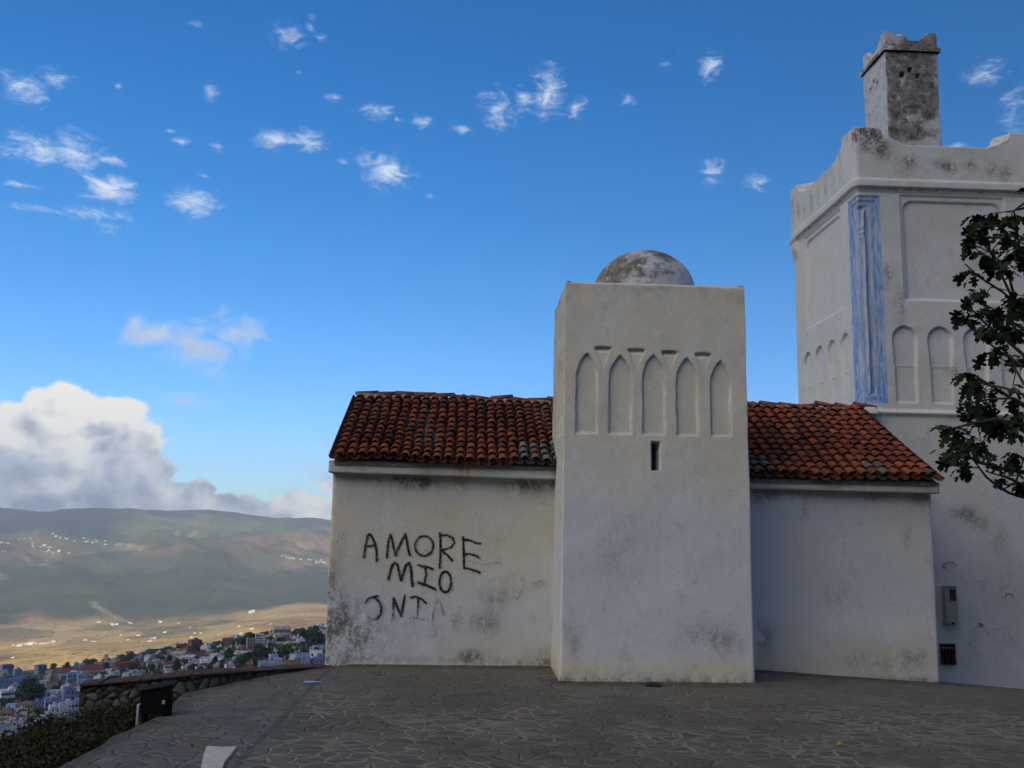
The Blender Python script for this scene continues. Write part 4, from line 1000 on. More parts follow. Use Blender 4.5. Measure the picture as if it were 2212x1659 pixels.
# electric meter box hanging on the wall and a barred vent under it
bx0, bz1 = m2(2033, 1265); bx1, bz0 = m2(2063, 1350)
M_MET = plain('faded grey plastic', (.30, .31, .29), .6, var=.12, scale=8)
mbx = empty('meter_box', ((bx0+bx1)/2, YM, bz0), 'grey electric meter box with dark viewing window on the right wall', 'meter box')
b = MB(); b.box(bx0, bx1, YM-.13, YM-.005, bz0+.02, bz1); b.build('housing', M_MET, mbx, bevel=.012)
b = MB(); b.box(bx0-.012, bx1+.012, YM-.155, YM-.128, bz1-.015, bz1+.012); b.build('lid', M_MET, mbx, bevel=.006)
b = MB(); b.box(bx0+.03, bx1-.02, YM-.140, YM-.128, bz0+.06, bz1-.30); b.build('cover', M_MET, mbx, bevel=.005)
wx = bx0+.075
b = MB()
for (a0, a1, c0, c1) in ((wx-.012, wx, bz1-.27, bz1-.045), (wx+.12, wx+.132, bz1-.27, bz1-.045), (wx, wx+.12, bz1-.057, bz1-.045), (wx, wx+.12, bz1-.27, bz1-.258)): b.box(a0, a1, YM-.142, YM-.127, c0, c1)
fr_ = b.build('window_frame', M_MET, mbx)
b = MB(); b.box(wx, wx+.12, YM-.134, YM-.128, bz1-.258, bz1-.057); b.build('viewing_window', M_WIN, mbx)
b = MB(); b.tube([((bx0+bx1)/2, YM-.135, bz0+.045), ((bx0+bx1)/2, YM-.16, bz0+.04)], [.022, .02], 10); b.build('latch', M_BLK, mbx)
vx0, vz1 = m2(2031, 1392); vx1, vz0 = m2(2062, 1434)
vt = empty('wall_vent', ((vx0+vx1)/2, YM, vz0), 'dark square vent with rusty bars below the meter box', 'vent')
M_RUST = plain('rusty iron', (.09, .05, .035), .9, var=.4, scale=30)
b = MB()
t = .018
b.box(vx0-t, vx1+t, YM-.035, YM+.0, vz1, vz1+t); b.box(vx0-t, vx1+t, YM-.035, YM+.0, vz0-t, vz0); b.box(vx0-t, vx0, YM-.035, YM+.0, vz0, vz1); b.box(vx1, vx1+t, YM-.035, YM+.0, vz0, vz1); b.build('vent_frame', M_RUST, vt)
b = MB(); b.box(vx0, vx1, YM-.012, YM-.002, vz0, vz1); b.build('opening', M_BLK, vt)
for k in range(4):
    x = vx0+(vx1-vx0)*(k+.7)/4.4; b = MB(); b.tube([(x, YM-.022, vz0), (x+.004, YM-.024, (vz0+vz1)/2), (x, YM-.022, vz1)], [.007]*3, 6); b.build('bar', M_RUST, vt)
b = MB(); b.box(vx0+.01, vx1-.01, YM-.034, YM-.026, vz1-.06, vz1-.05); b.build('cross_bar', M_MET, vt)

# thin cable where the ridge meets the minaret
cb = MB(); pts = [at(x, y, 16.8) for x, y in ((1868, 868), (1876, 880), (1884, 886), (1889, 896), (1884, 900))]; cb.tube(pts, [.008]*5, 5)
o = cb.build('cable', M_BLK, minaret)
fl = MB(); p = at(1872, 884, 16.88); fl.box(p[0]-.10, p[0]+.16, 16.72, 16.945, p[2]-.10, p[2]+.03, taper=.03); fl.build('plaster_flare', M_PL, mosque, bevel=.02)

# ------------------------------------------------------------------ low stone parapet
def stone_wall():
    root = empty('stone_wall', (-3.1, 12.6, -.2), 'low rubble stone wall with brick coping along the paving edge', 'wall')
    W_ = [(-4.86, 12.42), (-4.1, 12.44), (-3.5, 12.52), (-3.1, 12.85), (-2.75, 13.45), (-2.35, 14.0), (-1.9, 14.6), (-1.6, 15.6)]
    T_ = [at(px, py, Y)[2] for px, py, Y in ((180, 1481, 12.42), (270, 1469, 12.44), (395, 1458, 12.52), (480, 1453, 12.85), (575, 1448, 13.45), (660, 1443, 14.0), (720, 1440, 14.6), (760, 1438, 15.6))]
    W_ = np.array(W_); s = np.r_[0, np.cumsum(np.hypot(*np.diff(W_, axis=0).T))]; n = int(s[-1]/.016); ss = np.linspace(0, s[-1], n)
    x = np.interp(ss, s, W_[:, 0]); y = np.interp(ss, s, W_[:, 1]); zt = np.interp(ss, s, T_)
    dx = np.gradient(x); dy = np.gradient(y); L = np.hypot(dx, dy); nx, ny = dy/L, -dx/L
    rng = np.random.RandomState(4); sites = np.c_[rng.uniform(-.1, s[-1]+.1, 620), rng.uniform(-1.3, .35, 620)]
    m = 76; V = np.linspace(0, 1, m); zb = -1.25
    S_, VV = np.meshgrid(ss, V); Z = zb+(zt[None, :]-zb)*VV
    d1 = np.full(S_.shape, 9.); d2 = d1.copy(); idx = np.zeros(S_.shape, int)
    for k, (a, c) in enumerate(sites):
        d = np.hypot((S_-a)*1., (Z-c)*1.25); new = d < d1
        d2 = np.where(new, d1, np.minimum(d2, d)); d1 = np.where(new, d, d1); idx = np.where(new, k, idx)
    e = d2-d1; h = .028*sstep(0, .035, e)+.02*(rng.rand(620)[idx])*sstep(0, .03, e); jn = 1-sstep(.005, .022, e)
    X = x[None, :]+nx[None, :]*h; Y = y[None, :]+ny[None, :]*h; th = .28
    top = np.c_[x-nx*th, y-ny*th, zt]; bot = np.c_[x-nx*th, y-ny*th, np.full(n, zb)]
    co = np.r_[np.c_[X.ravel(), Y.ravel(), Z.ravel()], top, bot]
    q = list(grid_quads(n, m)); a = (m-1)*n; b_ = m*n; c_ = b_+n
    for k in range(n-1): q += [(a+k, a+k+1, b_+k+1, b_+k), (b_+k, b_+k+1, c_+k+1, c_+k)]
    for k in range(m-1): pass
    col = [k*n for k in range(m)]
    tris = [(col[k+1], col[k], b_) for k in range(m-1)]+[(col[0], c_, b_)]
    ce = rng.rand(620)[idx].ravel()
    me = fast_mesh('stonework', co, q, {'cell': np.r_[ce, np.full(2*n, .3)], 'joint': np.r_[jn.ravel(), np.zeros(2*n)]}, True, tris)
    link('stonework', me, M_ST, root)
    # coping of half-round bricks laid end to end
    cp = MB(); u = 0; r2 = random.Random(2)
    while u < s[-1]-.12:
        a, b2 = u+.004, u+.118; w = r2.uniform(-.008, .008)
        f = lambda t: (np.interp(t, s, W_[:, 0]), np.interp(t, s, W_[:, 1]), np.interp(t, s, T_))
        pa, pb = np.array(f(a)), np.array(f(b2)); t = (pb-pa)/np.linalg.norm(pb-pa); nn = np.array([t[1], -t[0], 0])
        vs = []
        for p in (pa, pb):
            for (o_, h_) in ((.07, -.002), (.072, .014), (.02, .026+w), (-.26, .026+w), (-.31, .014), (-.30, -.002)): vs.append(p+nn*(o_+w)+np.array([0, 0, h_]))
        fs = [(k, k+6, (k+1) % 6+6, (k+1) % 6) for k in range(6)]+[tuple(range(6)), tuple(range(11, 5, -1))]
        cp.add(vs, fs); u += .122
    cp.build('brick_coping', M_BRK, root)
stone_wall()

# ------------------------------------------------------------------ black box on the paving edge
p0, p1, p2, p3 = gr(300, 1548), gr(371, 1541), None, None
def black_box():
    a = gr(302, 1550, -.03); b = gr(370, 1546, -.03)
    root = empty('black_box', ((a[0]+b[0])/2, a[1], -.03), 'black sheet metal box with slanted lid at the paving edge', 'box')
    w = b[0]-a[0]; x0, x1 = a[0], b[0]; y0 = a[1]; y1 = y0+.13
    hL = at(299, 1492, y0)[2]; hR = at(368, 1481, y0)[2]
    m = MB(); vs = [(x0, y0, .0), (x1, y0+.02, .0), (x1, y1, .0), (x0, y1, .0), (x0-.015, y0, hL-.01), (x1-.012, y0+.02, hR-.01), (x1-.012, y1, hR+.01), (x0-.015, y1, hL+.01)]
    m.add(vs, [(0, 3, 2, 1), (4, 5, 6, 7), (0, 1, 5, 4), (1, 2, 6, 5), (2, 3, 7, 6), (3, 0, 4, 7)]); m.build('box_body', M_BLK, root, bevel=.008)
    m = MB(); vs = [(x0-.03, y0-.012, hL-.008), (x1, y0+.0, hR-.008), (x1, y1+.02, hR+.012), (x0-.03, y1+.02, hL+.012)]; vs += [(v[0], v[1], v[2]+.014) for v in vs]
    m.add(vs, [(0, 3, 2, 1), (4, 5, 6, 7), (0, 1, 5, 4), (1, 2, 6, 5), (2, 3, 7, 6), (3, 0, 4, 7)]); m.build('lid', plain('worn dark metal', (.018, .018, .019), .9, 0, .05), root, bevel=.004)
    lx = at(353, 1517, y0); m = MB(); m.box(lx[0]-.014, lx[0]+.014, y0-.004, y0+.003+.012, lx[2]-.018, lx[2]+.018); m.build('label_plate', M_CON, root)
    m = MB(); m.box(x1-.02, x1+.012, y0+.03, y1-.03, -.03, .14); m.build('bracket', M_BLK, root, bevel=.004)
    m = MB(); m.box(x0+.01, x0+.05, y0+.02, y1-.02, -.05, .0); m.build('foot', M_BLK, root); m = MB(); m.box(x1-.07, x1-.03, y0+.04, y1-.02, -.05, .0); m.build('foot', M_BLK, root)
    k = MB(); k.box(x0-.05, x0-.02, y0+.02, y1, -.12, .10); o = k.build('stone_stub', M_CON, None, bevel=.01)
    tag(o, 'small pale concrete stub beside the left side of the black box', 'concrete stub')
black_box()

# pale slab, puddle, leaf on the paving
def slab():
    pts = [gr(432, 1672), gr(440, 1632), gr(446, 1616), gr(478, 1618), (gr(512, 1617)), gr(500, 1633), gr(486, 1650), gr(478, 1672)]
    m = MB(); n = len(pts); vs = [(p[0], p[1], -.05) for p in pts]+[(p[0], p[1], .022) for p in pts]
    m.add(vs, [tuple(range(n)), tuple(range(2*n-1, n-1, -1))]+[(k, k+n, (k+1) % n+n, (k+1) % n) for k in range(n)])
    tag(m.build('concrete_slab', plain('white worn concrete', (.40, .385, .34), .95, var=.35, scale=14), None, bevel=.008), 'pale broken concrete patch at the bottom edge of the paving', 'concrete patch')
    pts = [gr(x, 1668) for x in (300, 340, 390, 432)]+[gr(x, y) for x, y in ((425, 1657), (400, 1655), (370, 1656), (340, 1657), (310, 1659))]
slab()
def puddle():
    c = gr(672, 1476); n = 28; vs = []
    for k in range(n):
        t = 2*math.pi*k/n; rr = .85+.2*math.sin(3*t+1)+.1*math.sin(5*t)
        vs.append((c[0]+.125*math.cos(t)*rr, c[1]+.06*math.sin(t)*rr, float(zg(np.array([c[0]]), np.array([c[1]]))[0])+.014))
    me = bpy.data.meshes.new('puddle'); me.from_pydata(vs, [], [tuple(range(n))])
    m, q, out = newmat('standing water'); finish(q, out, (.02, .025, .03, 1), .03, None, spec=1.)
    o = link('puddle', me, m); tag(o, 'small shiny puddle reflecting the sky near the left wall corner', 'puddle', kind='structure')
puddle()
def ground_leaf(px, py, c, s, label):
    p = gr(px, py); z = float(zg(np.array([p[0]]), np.array([p[1]]))[0])+.012; n = 9; vs = []
    for k in range(n):
        t = k/(n-1); w = math.sin(t*math.pi)**.7*s*.4; vs += [(p[0]-s/2+s*t, p[1]-w, z+.02*math.sin(t*3)), (p[0]-s/2+s*t, p[1]+w, z+.03*math.sin(t*3))]
    m = MB(); m.add(vs, [(2*k, 2*k+2, 2*k+3, 2*k+1) for k in range(n-1)])
    tag(m.build('fallen_leaf', plain('leaf '+str(c), c, .7), None, True), label, 'leaf')
ground_leaf(1816, 1614, (.28, .17, .03), .085, 'small yellow fallen leaf on the dark paving at lower right')
ground_leaf(1412, 1482, (.012, .01, .01), .26, 'dark flat scrap lying at the foot of the square tower')
ground_leaf(412, 1617, (.02, .02, .018), .05, 'tiny dark pebble left of the pale concrete patch')

def debris():
    rr = random.Random(31); m = MB()
    segs = [(-2.2, 1.25, YW-.03), (TX0, TX1, YT-.03), (3.97, 7.2, YW-.03), (7.2, 10.8, YM-.05)]
    for x0, x1, y in segs:
        for k in range(int((x1-x0)*34)):
            x = rr.uniform(x0, x1); yy = y-abs(rr.gauss(0, .16))-.01; s = rr.uniform(.005, .018)*(1.6 if rr.random() < .1 else 1)
            z = float(zg(np.array([x]), np.array([yy]))[0]); a = rr.uniform(0, 3.1); ca, sa = math.cos(a)*s, math.sin(a)*s; h = s*rr.uniform(.4, .9)
            m.add([(x+ca, yy+sa, z), (x-sa, yy+ca, z), (x-ca*.8, yy-sa, z), (x+sa, yy-ca*.9, z), (x+ca*.2, yy, z+h*1.3), (x, yy, z-.01)], [(0, 1, 4), (1, 2, 4), (2, 3, 4), (3, 0, 4), (1, 0, 5), (2, 1, 5), (3, 2, 5), (0, 3, 5)])
    tag(m.build('gravel', plain('crumbled plaster and grit', (.15, .135, .11), .95, var=.6, scale=25)), 'grit and crumbled plaster along the foot of the walls', 'gravel', kind='stuff')
debris()

# ------------------------------------------------------------------ foliage
def leaf_cloud(name, centers, n, size, mat, parent, rng, flat=.0, up=.0):
    """centers: list of (x,y,z,rx,ry,rz); many small bent leaf clumps through the volume"""
    vol = np.array([c[3]*c[4]*c[5] for c in centers])**.67; pr = vol/vol.sum(); idx = rng.choice(len(centers), n, p=pr); C = np.array(centers)[idx]
    d = rng.normal(size=(n, 3)); d /= np.linalg.norm(d, axis=1)[:, None]; rr = rng.uniform(.25, 1., n)**.5*(1+.22*rng.normal(size=n)*(rng.rand(n) < .35))
    P = C[:, :3]+d*C[:, 3:]*rr[:, None]
    a = rng.normal(size=(n, 3)); a /= np.linalg.norm(a, axis=1)[:, None]; b = np.cross(a, rng.normal(size=(n, 3))); b /= np.linalg.norm(b, axis=1)[:, None]; c = np.cross(a, b)
    s = size*rng.uniform(.5, 1.3, n)[:, None]
    v = np.stack([P-a*s, P-b*s*.55+c*s*.15, P+a*s, P+b*s*.55+c*s*.15], 1)
    return link(name, fast_mesh(name, v.reshape(-1, 3), np.arange(4*n).reshape(-1, 4), None, False), mat, parent)
rs = np.random.RandomState(7)
# scrub on the bank below the paving
def bank():
    ys = np.linspace(2, 12.4, 90); us = np.linspace(0, 1, 50); U, Yg = np.meshgrid(us, ys)
    X = -3.40-U*4.6; base = -.18-.34*U*4.6*.55-.9*sstep(.25, 1, U)*1.6+.10*fbm(X*1.5, Yg*1.5, 0*X, 3, 6)
    rise = .0
    Z = base-.25*sstep(10.5, 12.2, Yg)
    me = fast_mesh('bank', np.c_[X.ravel(), Yg.ravel(), Z.ravel()], grid_quads(50, 90)[:, ::-1]); me.materials.append(plain('dry earth', (.07, .06, .04), .95, var=.4))
    o = link('earth_bank', me, None); tag(o, kind='structure')
    cs = []
    for k in range(150):
        y = rs.uniform(6.5, 12.2); u = rs.uniform(0.02, .36); x = -3.52-u*4.6; z = -.18-.34*u*4.6*.55-.9*float(sstep(.25, 1, u))*1.6
        s = rs.uniform(.08, .2); cs.append((x, y, z+s*.3, s*1.5, s*1.5, s))
    o = leaf_cloud('scrub', cs, 52000, .022, M_SHRUB, None, rs); tag(o, kind='stuff'); o['label'] = 'olive green scrub on the bank left of the paving'; o['category'] = 'scrub'
bank()

# fig tree, trunk outside the frame on the right
def fig_tree():
    root = empty('fig_tree', (8.5, 13.0, -.6), 'dark fig tree with lobed leaves reaching in from the right edge', 'tree')
    YB = 12.6; B = MB(); R_ = random.Random(5)
    def P(px, py, dy=0): return at(px, py, YB+dy)
    T = P(2420, 1000, .6); T0 = np.array([T[0]+.1, T[1]+.2, -.7])
    B.tube([T0, (T0+T)/2+[.1, 0, .1], T, P(2400, 700, .5), P(2380, 500, .4), P(2360, 250, .3)], [.17, .14, .12, .09, .07, .03], 10)
    limbs = [[(2410, 900), (2330, 760), (2260, 690), (2195, 655), (2180, 600), (2150, 570), (2120, 545)], [(2195, 655), (2165, 630), (2110, 595), (2085, 570)], [(2185, 640), (2140, 545), (2120, 490)], [(2260, 690), (2215, 600), (2200, 520), (2190, 455)],
             [(2410, 1000), (2330, 900), (2250, 800), (2180, 740), (2130, 700), (2090, 660)], [(2180, 740), (2120, 650), (2140, 620)], [(2250, 800), (2180, 690), (2100, 640)], [(2210, 790), (2160, 760), (2110, 720), (2085, 695)],
             [(2410, 1000), (2330, 930), (2250, 900), (2200, 870), (2150, 838), (2110, 820), (2085, 815)], [(2212, 853), (2170, 838), (2140, 832), (2105, 810)], [(2240, 890), (2190, 860), (2140, 862), (2100, 870), (2085, 880)], [(2330, 930), (2230, 925), (2150, 905), (2110, 912), (2060, 925), (2040, 930)],
             [(2420, 1060), (2300, 1030), (2212, 1020), (2165, 1012), (2120, 1000), (2090, 985), (2060, 970), (2045, 950)], [(2300, 1060), (2212, 1048), (2170, 1030), (2130, 1018)], [(2212, 1075), (2180, 1065), (2155, 1050), (2130, 1030), (2115, 1010), (2100, 990), (2075, 1000)], [(2420, 1090), (2300, 1090), (2212, 1070)],
             [(2212, 1075), (2195, 1040), (2212, 990)], [(2330, 760), (2250, 740), (2195, 700), (2170, 690)], [(2212, 830), (2195, 800), (2185, 770)]]
    tips = []
    for L in limbs:
        pts = []; 
        for k, (x, y) in enumerate(L): pts.append(P(x, y, .35*math.sin(x*.02+y*.013)+.1*R_.uniform(-1, 1)))
        n = len(pts); B.tube(pts, [.040-.030*k/(n-1) if L[0][0] > 2300 else .022-.013*k/(n-1) for k in range(n)], 6)
        tips.append(pts[-1])
        for k in range(1, n): tips.append(pts[k]*.999)
    # leaf clusters: (px, py, rx, ry, n)
    cl = [(2120, 480, 42, 30, 12), (2100, 520, 44, 36, 14), (2130, 560, 42, 36, 14), (2090, 590, 26, 28, 6), (2165, 500, 26, 40, 8), (2190, 470, 34, 34, 12), (2205, 540, 30, 50, 14), (2175, 590, 30, 30, 8), (2200, 640, 26, 34, 8),
          (2095, 640, 34, 22, 9), (2090, 685, 32, 26, 9), (2130, 665, 30, 28, 9), (2150, 720, 40, 36, 14), (2190, 710, 32, 40, 12), (2150, 760, 34, 26, 10), (2195, 770, 24, 24, 6), (2205, 670, 24, 30, 7),
          (2100, 812, 28, 18, 8), (2120, 835, 30, 18, 8), (2085, 835, 16, 16, 4), (2100, 880, 26, 24, 8), (2140, 880, 30, 22, 8), (2190, 850, 28, 26, 6), (2200, 895, 26, 26, 9), (2160, 915, 36, 24, 10), (2120, 925, 36, 24, 10), (2195, 930, 24, 20, 6),
          (2045, 925, 22, 18, 6), (2070, 950, 26, 28, 9), (2060, 985, 22, 26, 7), (2090, 975, 26, 28, 9), (2085, 1015, 12, 22, 4), (2140, 975, 10, 12, 2), (2165, 1030, 10, 12, 2), (2180, 1010, 26, 18, 3), (2205, 985, 20, 16, 6), (2205, 1050, 14, 30, 8), (2150, 1010, 40, 20, 2), (2120, 955, 30, 18, 6)]
    out = [(2520, y, 90, 60, 26) for y in range(200, 1130, 80)]+[(2380, y, 90, 50, 22) for y in range(100, 400, 60)]+[(2300, y, 70, 40, 20) for y in range(380, 1130, 60)]+[(2430, y, 80, 50, 22) for y in range(300, 1130, 70)]+[(2260, y, 36, 40, 12) for y in range(430, 1100, 60)]
    co = []; fa = []
    half = [(0, 0), (.10, .02), (.30, -.10), (.34, .02), (.20, .20), (.46, .22), (.52, .38), (.36, .44), (.16, .42), (.28, .66), (.24, .82), (.10, .80), (0, 1.0)]
    pet = MB()
    for (cx, cy, rx, ry, n) in cl+out:
        nn = int(n*(1.9 if cx < 2230 else 1.6))
        hub = [P(cx+R_.uniform(-.4, .4)*rx, cy+R_.uniform(-.4, .4)*ry, R_.uniform(-.35, .35)) for _ in range(max(1, nn//5))]
        for h in hub:
            # twig to nearest limb point
            t = min(tips, key=lambda q: np.linalg.norm(q-h))
            if np.linalg.norm(t-h) < .8: B.tube([t, (t+h)/2+[0, 0, .02], h], [.010, .008, .006], 5)
        for _ in range(nn):
            h = R_.choice(hub); s = R_.choice([R_.uniform(.08, .14), R_.uniform(.13, .22), R_.uniform(.13, .20)])
            ph = R_.uniform(0, 2*math.pi); dr = R_.uniform(-1.1, .5)
            d = np.array([math.cos(ph)*math.cos(dr), math.sin(ph)*math.cos(dr), math.sin(dr)])
            L = R_.uniform(.04, .16); base = h+d*L
            pet.tube([h, base], [.0035, .0025], 4)
            ax = d+np.array([0, 0, -R_.uniform(.3, 1.3)]); ax /= np.linalg.norm(ax)
            sd_ = np.cross(ax, [0, 0, 1]+np.array([R_.uniform(-.5, .5), R_.uniform(-.5, .5), 0])); sd_ /= np.linalg.norm(sd_)+1e-9; nz = np.cross(sd_, ax)
            b = len(co); fold = R_.uniform(.05, .35); crl = R_.uniform(-.3, .1)
            for (w, l) in half: co.append(base+ax*l*s+nz*(crl*l*l*s))
            for sg in (1, -1):
                st = len(co)
                for (w, l) in half: co.append(base+ax*l*s+sd_*sg*w*s+nz*(fold*w*s+crl*l*l*s))
                for k in range(len(half)-1):
                    f = (b+k, st+k, st+k+1, b+k+1); fa.append(f if sg > 0 else f[::-1])
    B.build('branches', M_BARK, root, True)
    pet.build('leaf_stalks', M_FIG, root)
    me = fast_mesh('foliage', np.array(co), fa, None, False); link('foliage', me, M_FIG, root)
fig_tree()

# ------------------------------------------------------------------ the town below
R = random.Random(11)
PAL = {'white': (.62, .63, .66), 'pale blue': (.42, .50, .66), 'blue': (.13, .21, .50), 'sky blue': (.25, .38, .62), 'violet blue': (.26, .29, .54), 'cream': (.56, .50, .38), 'grey': (.36, .37, .40), 'brick red': (.22, .075, .05), 'ochre': (.45, .27, .10), 'beige': (.48, .42, .34)}
mesh_cache = {}
def win_mesh():
    m = MB(); m.box(-.5, .5, -.06, .06, -.6, .6); me = m.mesh('window'); me.materials.append(M_WIN); return me
WIN = win_mesh()
M_RTILE = plain('red roof tiles', (.12, .034, .026), .9, var=.35, scale=1.5)
M_BTILE = plain('brown roof tiles', (.13, .08, .055), .9, var=.35, scale=1.5)
def house_mesh(w, d, h, c, roof='flat', seed=0):
    rr = random.Random(seed); m = MB(); x, y = w/2, d/2; ph = .9 if roof == 'flat' else 0; t = .3
    m.box(-x, x, -y, y, -6, h, c)
    if roof == 'flat':
        m.box(-x, x, -y, -y+t, h, h+ph, c); m.box(-x, x, y-t, y, h, h+ph, c); m.box(-x, -x+t, -y+t, y-t, h, h+ph, c); m.box(x-t, x, -y+t, y-t, h, h+ph, c)
        if rr.random() < .6:
            ux = rr.uniform(-x*.4, x*.2); m.box(ux, ux+w*.32, -y*.1, y*.6, h+.002, h+2.3, tuple(min(.7, k*1.05) for k in c))
    if w > 10 and rr.random() < .6:                     # a lower step-out wing
        m.box(-x-w*.25, -x-.002, -y*.7, y*.5, -6, h*.6, tuple(k*.95 for k in c))
    return m.mesh('house_walls')
NEAR_OK = set()
placed = []
def house(px, py, wpx, hpx, cname, roof='flat', near=True, label=None, floors=None, turn=None, arc=False, cols=None, group='houses of the town in the valley', name='house', r0=430, r1=1150, dratio=None):
    X, Y, Z = on_terrain(px, py, r0, r1); dist = Y*math.cos(CPIT); w = wpx*Y/CF; h = hpx*Y/CF
    h = max(h, 3.0); c = PAL[cname]; v_ = R.uniform(.75, 1.1) if cname in ('white', 'cream') else R.uniform(.6, 1.) if cname == 'pale blue' else R.uniform(.5, .88); c = tuple(k*v_ for k in c); d = min(w*(dratio or R.uniform(.6, .9)), 16)
    a = math.atan2(X, Y); rz = -a+(turn if turn is not None else R.uniform(-.5, .5))
    root = empty(name, (X, Y, Z), label or '', 'house', group, rz)
    me = house_mesh(w*.92, d, h, c, roof, R.randrange(9999)); me.materials.append(M_HOUSE)
    o = bpy.data.objects.new('walls', me); COL.objects.link(o); o.parent = root
    x, y = w*.46, d/2
    if roof != 'flat':
        m = MB(); e = .5; hh = min(w, d)*.24
        if w > d: vs = [(-x-e, -y-e, h), (x+e, -y-e, h), (x+e, y+e, h), (-x-e, y+e, h), (-x+y*.8, 0, h+hh), (x-y*.8, 0, h+hh)]; fs = [(0, 1, 5, 4), (1, 2, 5), (2, 3, 4, 5), (3, 0, 4), (0, 3, 2, 1)]
        else: vs = [(-x-e, -y-e, h), (x+e, -y-e, h), (x+e, y+e, h), (-x-e, y+e, h), (0, -y+x*.8, h+hh), (0, y-x*.8, h+hh)]; fs = [(0, 1, 4), (1, 2, 5, 4), (2, 3, 5), (3, 0, 4, 5), (0, 3, 2, 1)]
        m.add(vs, fs); me = m.mesh('roof'); me.materials.append(M_RTILE if roof == 'red' else M_BTILE)
        o = bpy.data.objects.new('roof', me); COL.objects.link(o); o.parent = root
    nf = floors or max(1, int(round(h/3.2))); nc = cols or max(2, int(w/3.4)); pr = .85 if near else .6
    if cols == 0: nc = 0
    nw = 0
    for f in range(nf):
        for k in range(nc):
            if R.random() > pr and not arc and cols is None: continue
            if nw > 40: break
            o = bpy.data.objects.new('window', WIN); COL.objects.link(o); o.parent = root; nw += 1
            wx = -x+2*x*(k+.5)/nc+R.uniform(-.25, .25)*(cols is None); wz = h*(f+.55)/nf
            o.location = (wx, -y, wz); o.scale = (R.uniform(.8, 1.3) if not arc else w/nc*.6, 1, R.uniform(.9, 1.3) if not arc else h/nf*.5)
    if near and nc:
        for f in range(nf):
            if R.random() < .6:
                o = bpy.data.objects.new('window', WIN); COL.objects.link(o); o.parent = root; o.location = (x, R.uniform(-y*.5, y*.5), h*(f+.55)/nf); o.rotation_euler = (0, 0, math.pi/2); o.scale = (.9, 1, 1.1)
    placed.append((px, py, wpx, hpx, cname, roof, root, label)); return root
def q1(x, y): return x/5.53*.8848, (1500+y/5.53)*.8848
def q2(x, y): return (400+x/5.53)*.8848, (1460+y/5.53)*.8848
S5 = .8848/5.53
def H1(x0, x1, yt, yb, c, roof='flat', label=None, f=q1, **kw):
    cx, py = f((x0+x1)/2, yb); return house(cx, py, (x1-x0)*S5, (yb-yt)*S5, c, roof, True, label, **kw)
# landmarks, position and size read off the photograph
H1(1392, 1446, 575, 770, 'cream', 'flat', 'tall slender pale town minaret above the rooftops', cols=0, turn=0, name='town_minaret', dratio=1.)
H1(900, 1040, 815, 955, 'sky blue', 'flat', 'bright blue three-storey house with rows of dark windows', cols=4, turn=.1)
H1(1040, 1130, 830, 960, 'pale blue', 'flat', 'pale blue house joined to the right of the bright blue windowed one', cols=2, turn=.1)
H1(480, 600, 705, 815, 'sky blue', 'flat', 'sky blue tall house right of the deep blue one at the left crest')
H1(20, 160, 700, 790, 'blue', 'flat', 'deep blue house at the far left crest of the town', turn=.3)
H1(0, 185, 1045, 1165, 'white', 'flat', 'long white block with small windows at the left photo edge', cols=9, turn=.2)
H1(-10, 170, 1330, 1440, 'white', 'brown', 'white arcaded building under a brown roof at the left edge', arc=True, cols=6, floors=2, turn=-.25)
H1(250, 460, 1220, 1330, 'cream', 'brown', 'grey roofed arcaded building below the big dark tree', arc=True, cols=6, floors=2, turn=-.3)
H1(795, 960, 1225, 1355, 'white', 'flat', 'plain white cubic house low beside the stone wall, left half', cols=0, turn=.05)
H1(955, 1085, 1210, 1360, 'pale blue', 'flat', 'pale blue-white house joined right of the plain white cubic one', cols=3, turn=.05)
H1(605, 815, 1180, 1300, 'violet blue', 'flat', 'violet blue house with flat terrace below the tiled white one', cols=5, turn=.1)
H1(620, 780, 1060, 1180, 'pale blue', 'flat', 'pale blue stepped house right of the big dark tree')
H1(680, 860, 1090, 1170, 'cream', 'flat', 'cream house with dark openings right of the big dark tree', cols=5)
H1(840, 1000, 1020, 1180, 'violet blue', 'flat', 'violet blue tall house with cream terrace near the stone wall end')
H1(860, 1030, 960, 1030, 'beige', 'brown', 'beige house with low brown hipped roof near the stone wall end')
H1(800, 1060, 790, 820, 'cream', 'red', 'long low hall with red roof left of the slender town minaret', turn=-.1, cols=0)
H1(1060, 1440, 740, 800, 'white', 'red', 'wide white hall with red roof at the foot of the town minaret', turn=-.1)
H1(1450, 1560, 650, 740, 'cream', 'flat', 'cream block right beside the slender town minaret')
H1(1550, 1760, 660, 740, 'brick red', 'flat', 'dark red long block right of the cream block by the town minaret')
H1(540, 605, 835, 890, 'brick red', 'flat', 'small dark red house above the big dark tree', cols=0)
H1(605, 705, 840, 900, 'beige', 'flat', 'small beige house next to the small dark red one')
H1(180, 310, 1390, 1480, 'white', 'red', 'white house with orange tiled roof below the arcaded buildings')
H1(440, 640, 1445, 1560, 'white', 'flat', 'white house with terrace awning above the scrub bank')
H1(590, 720, 1490, 1650, 'white', 'flat', 'white house with blue trimmed windows beside the scrub bank', cols=3, turn=.2)
H1(300, 480, 1540, 1640, 'white', 'flat', 'white blocky house near the bottom left corner')
H1(100, 230, 1520, 1640, 'grey', 'flat', 'grey white house near the bottom left corner')
H1(-10, 110, 1530, 1640, 'pale blue', 'flat', 'pale blue house at the bottom left photo corner')
H1(60, 420, 880, 980, 'blue', 'flat', 'long deep blue terrace of walls above the long white block')
H1(335, 485, 590, 740, 'brick red', 'flat', 'large square terracotta brick block on the town crest', f=q2, cols=0, turn=.4)
H1(380, 570, 745, 800, 'brick red', 'flat', 'low terracotta building below the square brick block', f=q2, cols=0)
